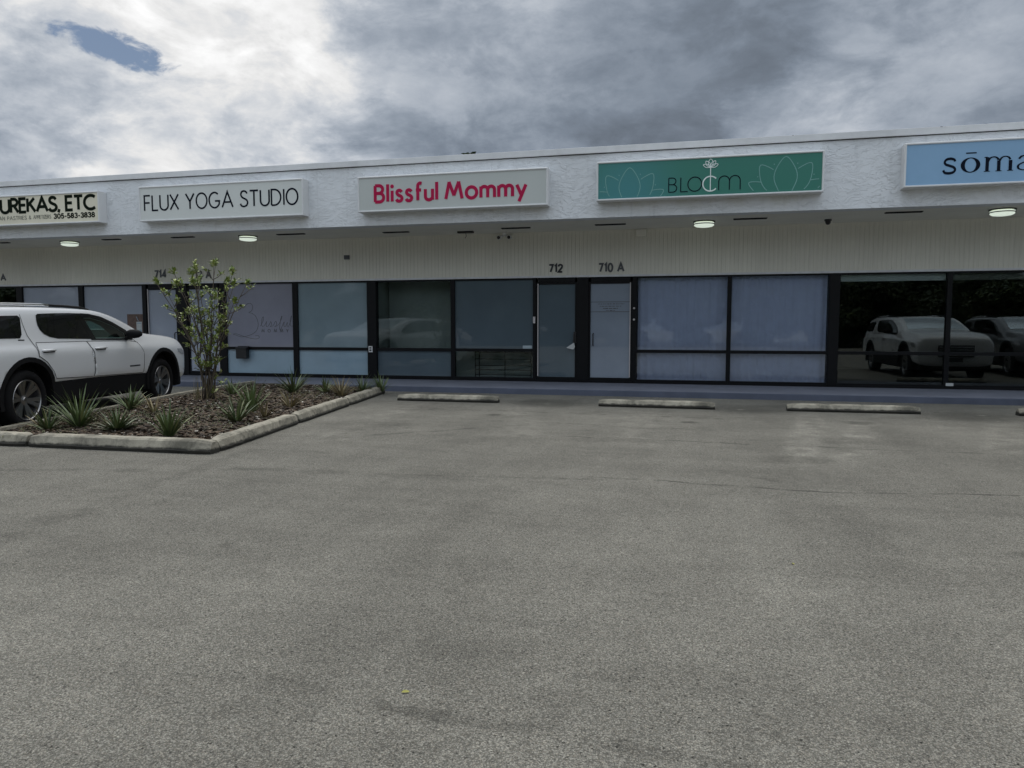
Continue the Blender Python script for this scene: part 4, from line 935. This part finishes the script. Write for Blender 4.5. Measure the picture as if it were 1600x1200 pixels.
# ------------------------------------------------------------------ trees
def tree(name, label, x, y, h, cr, nleaf, seed, lsize, group=None, trunk_h=.35):
    rnd = random.Random(seed); r_ = thing(name, label, 'tree', (x, y, 0), 0, group); tr = MB(); lf = MB()
    top = Vector((x, y, h*.62)); tr.tube([(x, y, 0), (x+.1, y, h*.2), (x-.05, y+.1, h*.42), tuple(top)], [h*.026, h*.021, h*.016, h*.008], 8)
    cl = []
    for k in range(16):
        az = rnd.random()*6.28; zz = h*(trunk_h+(.93-trunk_h)*rnd.random()); rr_ = cr*math.sqrt(max(.05, 1-((zz/h-.62)/.42)**2))*rnd.uniform(.35, .9)
        e = Vector((x+math.cos(az)*rr_, y+math.sin(az)*rr_, zz)); b0 = Vector((x, y, h*rnd.uniform(.25, .55))); tr.tube([b0, (b0+e)/2+Vector((0,0,h*.03)), e], [h*.009, h*.006, h*.002], 5); cl.append((e, cr*rnd.uniform(.28, .48)))
    cl.append((Vector((x, y, h*.88)), cr*.35))
    for k in range(nleaf):
        c_, rad = rnd.choice(cl); v = Vector((rnd.gauss(0,1), rnd.gauss(0,1), rnd.gauss(0,1))).normalized()*rad*rnd.random()**.4; v.z *= .75; p_ = c_+v
        if p_.z > h: p_.z = h-rnd.random()*.3
        a = Vector((rnd.gauss(0,1), rnd.gauss(0,1), rnd.gauss(0,.6))).normalized(); s = a.cross(Vector((rnd.gauss(0,1), rnd.gauss(0,1), rnd.gauss(0,1)))).normalized(); L = lsize*rnd.uniform(.6, 1.3)
        lf.add([p_-a*L, p_-s*L*.45, p_+a*L, p_+s*L*.45], [(0,1,2,3)])
    tr.build('trunk', M['bark'], r_); lf.build('crown', M['treeleaf'], r_)
    return r_
tree('tree', 'dark leafy treetop just showing over the roof edge', -10.2, 33.0, 10.22, 1.4, 2600, 5, .12)
proto = tree('tree', 'broad dark green tree across the car park behind the viewer', -16, -24, 13, 5.5, 6500, 9, .5, 'trees across the car park', .12)
proto2 = tree('tree', 'broad dark green tree across the car park behind the viewer', 4, -27, 15, 6.0, 7000, 10, .52, 'trees across the car park', .12)
bush = tree('added_hedge_shrub', 'dense dark hedge shrub added unseen behind the viewer to block low sky from reflections', -12, -19, 5.5, 3.2, 16000, 12, .15, 'hedge added behind the viewer', .02)  # added out of view, keeps low sky out of the window reflections
for k in range(24):
    c_ = copy_tree(bush); c_.location = (-60+k*4.6, -19-(k % 3)*.8, 0); c_.rotation_euler = (0, 0, k*2.1)
k = 0
for x, y in ((-42,-20),(-34,-23),(-25,-26),(-8,-22),(-1,-29),(11,-23),(18,-27),(25,-22),(32,-26),(40,-21),(-20,-33),(-11,-34),(10,-36),(22,-36),(48,-24),(-50,-24)):
    c_ = copy_tree(proto if k % 2 else proto2); c_.location = (x, y, 0); c_.rotation_euler = (0, 0, k*1.3); c_.scale = (.8, .8, .55); k += 1

# ------------------------------------------------------------------ the white sport utility car (built in its own space: x right, y forward, z up)
def build_car(name, label, loc, rz):
    car = thing(name, label, 'car', loc, rz); ORG[car.name] = Vector((0,0,0))
    # u, half width, bottom, shoulder z, top z, top half width, roof-edge drop
    ST = [(-1.16,.76,.52,.88,1.00,.66,.06), (-1.13,.87,.46,.95,1.14,.72,.06), (-1.06,.93,.44,1.02,1.36,.74,.06), (-.96,.955,.46,1.09,1.57,.75,.06), (-.78,.96,.50,1.10,1.655,.765,.05),
          (-.2,.96,.55,1.11,1.685,.77,.05), (.4,.96,.58,1.11,1.695,.775,.05), (1.0,.96,.58,1.11,1.70,.775,.05), (1.6,.96,.58,1.105,1.695,.775,.05), (2.0,.96,.57,1.10,1.67,.775,.05), (2.4,.96,.56,1.095,1.585,.785,.06),
          (2.8,.96,.55,1.09,1.455,.795,.06), (3.02,.96,.54,1.085,1.36,.80,.055), (3.16,.96,.54,1.08,1.31,.81,.05), (3.6,.955,.52,1.06,1.28,.80,.05), (4.0,.95,.48,1.05,1.25,.80,.045), (4.34,.93,.44,1.02,1.205,.79,.045), (4.50,.89,.42,.98,1.15,.77,.05), (4.56,.80,.44,.92,1.06,.70,.05)]
    vs = []; fs = []
    for (u, wb, zb, zs, zt, wt, ed) in ST:
        half = [(wb*.55, zb-.05), (wb*.88, zb-.03), (wb*.975, zb+.03), (wb*.992, zb+.14), (wb, (zb+zs)/2+.06), (wb*1.0, zs-.07), (wb*.962, zs+.01), (wb*.925, zs+.065 if zt-zs > .16 else zs+.05), (wt+.02, zt-ed-.015), (wt-.03, zt-ed+.025), (wt*.7, zt-.018), (wt*.3, zt)]
        ring_ = [(x, u, z) for x, z in half]+[(-x, u, z) for x, z in reversed(half)]; vs += ring_
    m_ = 24; n = len(ST)
    for i in range(n-1):
        for k in range(m_): fs.append((i*m_+k, (i+1)*m_+k, (i+1)*m_+(k+1)%m_, i*m_+(k+1)%m_))
    fs += [tuple(range(m_)), tuple((n-1)*m_+k for k in range(m_-1,-1,-1))]
    me = bpy.data.meshes.new('body'); me.from_pydata(vs, [], fs)
    bm = bmesh.new(); bm.from_mesh(me); bmesh.ops.recalc_face_normals(bm, faces=bm.faces); bm.to_mesh(me); bm.free()
    me.materials.append(M['paint']); me.materials.append(M['carint'])
    body = bpy.data.objects.new('body', me); COL.objects.link(body)
    sb = body.modifiers.new('s', 'SUBSURF'); sb.levels = 2; sb.render_levels = 2
    dg = bpy.context.evaluated_depsgraph_get(); dg.update()
    smooth_me = bpy.data.meshes.new_from_object(body.evaluated_get(dg))
    bv = BVHTree.FromPolygons([v.co.copy() for v in smooth_me.vertices], [tuple(p.vertices) for p in smooth_me.polygons])
    body.modifiers.clear(); body.data = smooth_me; smooth_me.name = 'body'
    def surf(u, z):
        h_ = bv.ray_cast(Vector((3, u, z)), Vector((-1, 0, 0)))
        return h_[0].x if h_[0] is not None else .6
    # cutters
    cuts = []
    def cutter(mb, mat):
        o_ = mb.build('cutter', mat); bm = bmesh.new(); bm.from_mesh(o_.data); bmesh.ops.recalc_face_normals(bm, faces=bm.faces); bm.to_mesh(o_.data); bm.free(); cuts.append(o_)
    ARC = ((0.0, .50), (3.57, .53))
    for cu, ra in ARC:
        for sd_ in (-1, 1):
            mb = MB(); pr = [(cu+ra*math.cos(a*math.pi/14)*1.03, .43+ra*math.sin(a*math.pi/14)) for a in range(15)]+[(cu-ra*1.06, -.2), (cu+ra*1.06, -.2)]
            k_ = len(pr); xa, xb = sd_*.62, sd_*1.2
            mb.add([(xa, a, b) for a, b in pr]+[(xb, a, b) for a, b in pr], [tuple(range(k_)), tuple(range(2*k_-1, k_-1, -1))]+[(i, i+k_, (i+1)%k_+k_, (i+1)%k_) for i in range(k_)]); cutter(mb, M['carint'])
    FG = [(1.42,1.53),(1.61,1.53),(1.89,1.485),(2.21,1.39),(2.45,1.285),(2.52,1.205),(1.60,1.215)]
    c0 = (sum(p[0] for p in FG)/len(FG), sum(p[1] for p in FG)/len(FG)); pr = [(c0[0]+(p[0]-c0[0])*.95, c0[1]+(p[1]-c0[1])*.93) for p in FG]; k_ = len(pr)
    mb = MB().add([(-1.3, a, b) for a, b in pr]+[(1.3, a, b) for a, b in pr], [tuple(range(k_)), tuple(range(2*k_-1, k_-1, -1))]+[(i, i+k_, (i+1)%k_+k_, (i+1)%k_) for i in range(k_)]); cutter(mb, M['carint'])
    for pr, hw in (([(.4,.98),(2.45,.98),(2.62,1.20),(2.15,1.45),(1.85,1.565),(.4,1.60)], .66), ([(1.98,1.56),(2.45,1.12),(3.0,1.20),(3.2,1.6),(2.5,2.0)], .60)):
        k_ = len(pr); mb = MB().add([(-hw, a, b) for a, b in pr]+[(hw, a, b) for a, b in pr], [tuple(range(k_)), tuple(range(2*k_-1, k_-1, -1))]+[(i, i+k_, (i+1)%k_+k_, (i+1)%k_) for i in range(k_)]); cutter(mb, M['carint'])
    for o_ in cuts:
        bo = body.modifiers.new('b', 'BOOLEAN'); bo.operation = 'DIFFERENCE'; bo.object = o_; bo.solver = 'EXACT'; bo.material_mode = 'TRANSFER'
    dg = bpy.context.evaluated_depsgraph_get(); dg.update()
    cut_me = bpy.data.meshes.new_from_object(body.evaluated_get(dg)); body.modifiers.clear(); body.data = cut_me; cut_me.name = 'body'
    for o_ in cuts: bpy.data.objects.remove(o_)
    ints = [i for i, q in enumerate(cut_me.materials) if q is M['carint']]
    for p_ in cut_me.polygons: p_.use_smooth = p_.material_index not in ints
    body.parent = car; ORG[body.name] = Vector((0,0,0))
    def patch(name, poly, off, mat, parent=body, sides=(1, -1), smooth=True, cuts_=4, thick=0):
        out = []
        for sd_ in sides:
            bm = bmesh.new(); vv = [bm.verts.new((0, a, b)) for a, b in poly]; bm.faces.new(vv)
            bmesh.ops.triangulate(bm, faces=bm.faces[:])
            for _ in range(cuts_):
                bmesh.ops.subdivide_edges(bm, edges=[e for e in bm.edges if e.calc_length() > .06], cuts=1, use_grid_fill=True)
                bmesh.ops.triangulate(bm, faces=[f_ for f_ in bm.faces if len(f_.verts) > 3])
            for v in bm.verts: v.co.x = (surf(v.co.y, v.co.z)+off)*sd_
            bmesh.ops.recalc_face_normals(bm, faces=bm.faces[:])
            if sum(f_.normal.x for f_ in bm.faces)*sd_ < 0: bmesh.ops.reverse_faces(bm, faces=bm.faces[:])
            mm = bpy.data.meshes.new(name); bm.to_mesh(mm); bm.free(); mm.materials.append(mat)
            if smooth: mm.polygons.foreach_set('use_smooth', [True]*len(mm.polygons))
            o_ = bpy.data.objects.new(name, mm); COL.objects.link(o_); o_.parent = parent[0 if sd_ > 0 else 1] if isinstance(parent, list) else parent; ORG[o_.name] = Vector((0,0,0)); out.append(o_)
        return out
    def line(pts, wd, off, sides=(1, -1)):
        out = MB()
        sp = []
        for a, b in zip(pts, pts[1:]):
            L = math.hypot(b[0]-a[0], b[1]-a[1]); n_ = max(1, int(L/.05)); sp += [(a[0]+(b[0]-a[0])*i/n_, a[1]+(b[1]-a[1])*i/n_) for i in range(n_)]
        sp.append(pts[-1])
        for sd_ in sides:
            vs = []
            for i, q in enumerate(sp):
                a = Vector(sp[max(i-1,0)]); b = Vector(sp[min(i+1,len(sp)-1)]); tg = (b-a).normalized(); nn = Vector((-tg.y, tg.x))*wd/2
                for s_ in (1, -1): vs.append(((surf(q[0], q[1])+off)*sd_, q[0]+nn.x*s_, q[1]+nn.y*s_))
            out.add(vs, [(2*i, 2*i+1, 2*i+3, 2*i+2) for i in range(len(sp)-1)])
        return out
    # doors: thin skins with a dark gap around
    RD = [(.22,1.175),(.20,.99),(.36,.90),(.50,.76),(.56,.66),(1.46,.63),(1.45,1.0),(1.35,1.172)]
    FD = [(1.36,1.172),(1.46,1.0),(1.475,.63),(2.87,.60),(2.88,.95),(2.76,1.13),(2.56,1.155)]
    def grow(pl, g_):
        cx = sum(p[0] for p in pl)/len(pl); cz = sum(p[1] for p in pl)/len(pl)
        return [(p[0]+g_*(1 if p[0] > cx else -1), p[1]+g_*(1 if p[1] > cz else -1)) for p in pl]
    for pl, hp in ((RD, (.27, .54)), (FD, (1.49, 1.77))):
        ds = patch('door', pl, .005, M['paint'], body, cuts_=4)
        for k_, o_ in enumerate(ds):
            sd_ = 1 if k_ == 0 else -1; line(pl+[pl[0]], .008, .0075, (sd_,)).build('door_seam', M['cladding'], o_); xs = surf((hp[0]+hp[1])/2, 1.065)
            mb = MB().tube([((xs+.004)*sd_, hp[0], 1.06), ((xs+.04)*sd_, hp[0]+.03, 1.065), ((xs+.045)*sd_, (hp[0]+hp[1])/2, 1.067), ((xs+.04)*sd_, hp[1]-.03, 1.067), ((xs+.004)*sd_, hp[1], 1.064)], .015, 8); mb.build('handle', M['paint'], o_, smooth=True)
            MB().tube([((xs+.014)*sd_, hp[0]+.02, 1.038), ((xs+.02)*sd_, hp[1]-.02, 1.042)], .008, 6).build('handle_recess', M['cladding'], o_)
    # glazing
    DG = [(.35,1.545),(.6,1.575),(1.14,1.585),(1.55,1.575),(1.89,1.53),(2.18,1.445),(2.47,1.325),(2.60,1.235),(2.56,1.172),(1.58,1.19),(.68,1.222),(.42,1.275),(.29,1.36),(.22,1.48)]
    REAR = [(.37,1.51),(.385,1.555),(.43,1.575),(.8,1.59),(1.14,1.598),(1.40,1.597),(1.58,1.205),(.72,1.225),(.56,1.25),(.45,1.29),(.385,1.35),(.36,1.42)]
    rim_ = DG; hole_ = FG
    # frame of the side glass: dark band pieces around the clear front pane
    patch('rear_door_glass', REAR, .006, M['car_glass'])
    patch('window_surround', [(1.40,1.60),(1.62,1.595),(1.91,1.555),(2.22,1.465),(2.54,1.34),(2.69,1.24),(2.65,1.172),(2.48,1.175),(2.52,1.205),(2.45,1.285),(2.21,1.39),(1.89,1.485),(1.61,1.53),(1.42,1.53)], .005, M['car_glass'])
    patch('pillar_trim', [(1.30,1.575),(1.43,1.55),(1.62,1.21),(2.50,1.2),(2.52,1.172),(1.50,1.19)], .0075, M['car_glass'])
    patch('front_door_glass', FG, .004, M['glass_car'])
    patch('quarter_glass', [(-.80,1.47),(-.45,1.53),(.02,1.545),(.055,1.515),(.0,1.29),(-.05,1.24),(-.72,1.24),(-.86,1.29)], .006, M['car_glass'])
    for pl in ([(.07,1.56),(.075,1.42),(.10,1.28),(.155,1.18),(.19,1.10),(.205,.97)], [(2.64,1.21),(2.80,1.08),(2.89,.92),(2.885,.62)]):
        [line(pl, .009, .004, (sd_,)).build('panel_seam', M['cladding'], body) for sd_ in (1, -1)]
    [(line([(2.43,.735),(2.75,.735)], .025, .007, (sd_,)).build('badge', M['rimdark'], body), line([(-.10,1.215),(.02,1.215)], .016, .006, (sd_,)).build('badge', M['rimdark'], body)) for sd_ in (1, -1)]
    # cabin: seats and wheel seen through the clear front glass
    for sx_ in (-.36, .36):
        mb = MB().box(sx_-.13, sx_+.13, 1.55, 1.65, 1.22, 1.46); mb.build('headrest', M['carint'], body, bevel=.03)
    st_ = MB().lathe([(.16,-.015),(.185,-.015),(.185,.015),(.16,.015),(.16,-.015)], Matrix.Translation((-.36, 2.2, 1.2)) @ Matrix.Rotation(R(65),4,'X'), 20); st_.build('steering_wheel', M['carint'], body)
    # lower body
    sill = MB()
    for sd_ in (1, -1): sill.box(min(sd_*.80, sd_*.925), max(sd_*.80, sd_*.925), .50, 3.0, .30, .62)
    sill.build('side_sill', M['cladding'], car, bevel=.03)
    MB().box(-.78, .78, -.98, 4.3, .26, .62).build('underbody', M['cladding'], car)
    fb = MB().box(-.80, .80, 4.25, 4.50, .26, .5).box(-.80, .80, -1.14, -.9, .3, .56); fb.build('bumper_cladding', M['cladding'], car, bevel=.05)
    for (cu, ra) in ARC:
        for sd_ in (1, -1):
            vs = []; N = 20
            for i in range(N+1):
                a = math.pi*(-.08+1.16*i/N); 
                for rr_ in (ra-.012, ra+.055):
                    u = cu+rr_*1.03*math.cos(a); z = max(.30, .43+rr_*math.sin(a)); x_ = surf(u, max(z, .62)); vs += [((max(x_, .84)+.010)*sd_, u, z), ((max(x_, .84)-.16)*sd_, u, z)]
            q = []
            for i in range(N): a = 4*i; q += [(a, a+2, a+6, a+4), (a, a+4, a+5, a+1), (a+2, a+3, a+7, a+6)]
            MB().add(vs, q).build('arch_trim', M['cladding'], car, smooth=False)
    # wheels
    for cu in (0, 3.57):
        for sd_ in (1, -1):
            T = Matrix.Translation((sd_*.80, cu, .405)) @ Matrix.Rotation(R(90)*sd_, 4, 'Y')
            wh = MB().lathe([(0,-.1),(.26,-.1),(.285,.07),(.25,.075),(.235,.02),(.08,.0),(0,.0)], T, 36).build('wheel', M['rimdark'], car, smooth=False)
            MB().lathe([(.27,-.12),(.35,-.13),(.39,-.11),(.405,-.07),(.405,.07),(.392,.105),(.36,.125),(.30,.122),(.282,.10),(.275,.04),(.27,-.12)], T, 48).build('tyre', M['tyre'], wh, smooth=True)
            rm = MB(); rm.lathe([(.282,.098),(.272,.108),(.262,.098),(.258,.06),(.282,.06)], T, 48)
            for k in range(6):
                for dl in (-.17, .17):
                    a = 2*math.pi*k/6+.3; a0, a1 = a+dl*.75, a+dl*1.05
                    P = []
                    for r_, an, wv, h_ in ((.055, a0, .018, .060), (.16, a+dl*.95, .023, .078), (.268, a1, .034, .097)):
                        cx, cy = r_*math.cos(an), r_*math.sin(an); tx, ty = -math.sin(an), math.cos(an)
                        P += [(cx-tx*wv, cy-ty*wv, h_), (cx+tx*wv, cy+ty*wv, h_), (cx-tx*wv*1.2, cy-ty*wv*1.2, h_-.03), (cx+tx*wv*1.2, cy+ty*wv*1.2, h_-.03)]
                    f_ = []
                    for b_ in (0, 4): f_ += [(b_, b_+1, b_+5, b_+4), (b_, b_+4, b_+6, b_+2), (b_+1, b_+3, b_+7, b_+5)]
                    rm.add([T @ Vector(q) for q in P], f_)
            rm.lathe([(0,.078),(.03,.078),(.04,.07),(.07,.06),(.07,.04)], T, 20)
            o_ = rm.build('rim', M['rim'], wh)
    # mirrors, rails, lamps, grille, screens
    for sd_ in (1, -1):
        mi = MB().lathe([(0,-.10),(.06,-.095),(.085,-.05),(.09,.0),(.075,.06),(.04,.10),(0,.11)], Matrix.Translation((sd_*1.07, 2.40, 1.275)) @ Matrix.Rotation(R(90),4,'Y') @ Matrix.Diagonal((.85,.75,1.25,1)), 16)
        mo = mi.build('mirror', M['cladding'], car, smooth=True)
        MB().tube([(sd_*.88, 2.46, 1.19), (sd_*1.0, 2.42, 1.22)], .03, 8).build('mirror_arm', M['cladding'], mo)
        x_ = .665*sd_
        MB().tube([(x_, -.55, 1.64), (x_, -.45, 1.685), (x_, 0, 1.70), (x_, .7, 1.712), (x_, .86, 1.702)], .019, 8).build('roof_rail', M['chrome'], car, smooth=True)
        MB().tube([(x_, .86, 1.702), (x_, 1.2, 1.702), (x_, 1.6, 1.69), (x_, 1.80, 1.66)], .019, 8).build('roof_rail', M['cladding'], car, smooth=True)
    patch('headlight', [(4.10,.98),(4.28,.98),(4.40,.93),(4.41,.86),(4.27,.87),(4.12,.92)], .006, M['lampglass'], car)
    patch('tail_light', [(-1.02,1.12),(-.94,1.14),(-.80,1.13),(-.80,1.03),(-.98,1.02)], .006, M['red'], car)
    def onfront(x, z):
        h_ = bv.ray_cast(Vector((x, 8, z)), Vector((0, -1, 0))); return h_[0].y if h_[0] is not None else 4.4
    def front_patch(name, x0, x1, z0, z1, off, mat, n=14, mm=6):
        vs = [(x0+(x1-x0)*i/n, onfront(x0+(x1-x0)*i/n, z0+(z1-z0)*j/mm)+off, z0+(z1-z0)*j/mm) for j in range(mm+1) for i in range(n+1)]
        fs = [(j*(n+1)+i+1, j*(n+1)+i, (j+1)*(n+1)+i, (j+1)*(n+1)+i+1) for j in range(mm) for i in range(n)]
        return MB().add(vs, fs).build(name, mat, car, smooth=True)
    gr = front_patch('grille', -.42, .42, .62, .92, .008, M['cladding'])
    for z in (.66, .73, .80, .87):
        MB().tube([(x/10, onfront(x/10, z)+.02, z) for x in range(-4, 5)], .012, 6).build('grille_bar', M['chrome'], gr)
    front_patch('number_plate', -.16, .16, .50, .60, .02, M['rimdark'], 4, 2)
    def ontop(x, u):
        h_ = bv.ray_cast(Vector((x, u, 5)), Vector((0, 0, -1))); return h_[0].z if h_[0] is not None else 1.4
    vs = []; n, mm = 14, 8
    for j in range(mm+1):
        u = 2.10+(3.08-2.10)*j/mm
        for i in range(n+1):
            hw = .60+.12*j/mm; x = -hw+2*hw*i/n; vs.append((x, u, ontop(x, u)+.006))
    MB().add(vs, [(j*(n+1)+i+1, j*(n+1)+i, (j+1)*(n+1)+i, (j+1)*(n+1)+i+1) for j in range(mm) for i in range(n)]).build('windscreen', M['glass_car'], car, smooth=True)
    vs = []
    for j in range(mm+1):
        u = -.98+.26*j/mm
        for i in range(n+1): x = -.55+1.1*i/n; vs.append((x, u, ontop(x, u)+.006))
    MB().add(vs, [(j*(n+1)+i+1, j*(n+1)+i, (j+1)*(n+1)+i, (j+1)*(n+1)+i+1) for j in range(mm) for i in range(n)]).build('rear_window', M['car_glass'], car, smooth=True)
    return car
car1 = build_car('parked_car', 'white sport utility car with black wheel arches and roof rails parked left of the planter', (-9.64, 7.875, 0), R(11.7))
car2 = copy_tree(car1); car2.location = (6.35, 8.0, 0); car2.rotation_euler = (0, 0, R(-1)); car2['label'] = 'white car in the bay right of the picture, seen only mirrored in the dark window'

car3 = copy_tree(car1); car3.location = (9.5, 6.6, 0); car3.rotation_euler = (0, 0, R(2)); car3['label'] = 'dark grey car in the second bay to the right, seen only mirrored'
M['dark_paint'] = simple('dark_grey_car_paint', (.10, .105, .11), .3, .02, 1, coat=1)
for o_ in car3.children_recursive:
    for sl_ in o_.material_slots:
        if sl_.material is M['paint']: sl_.link = 'OBJECT'; sl_.material = M['dark_paint']
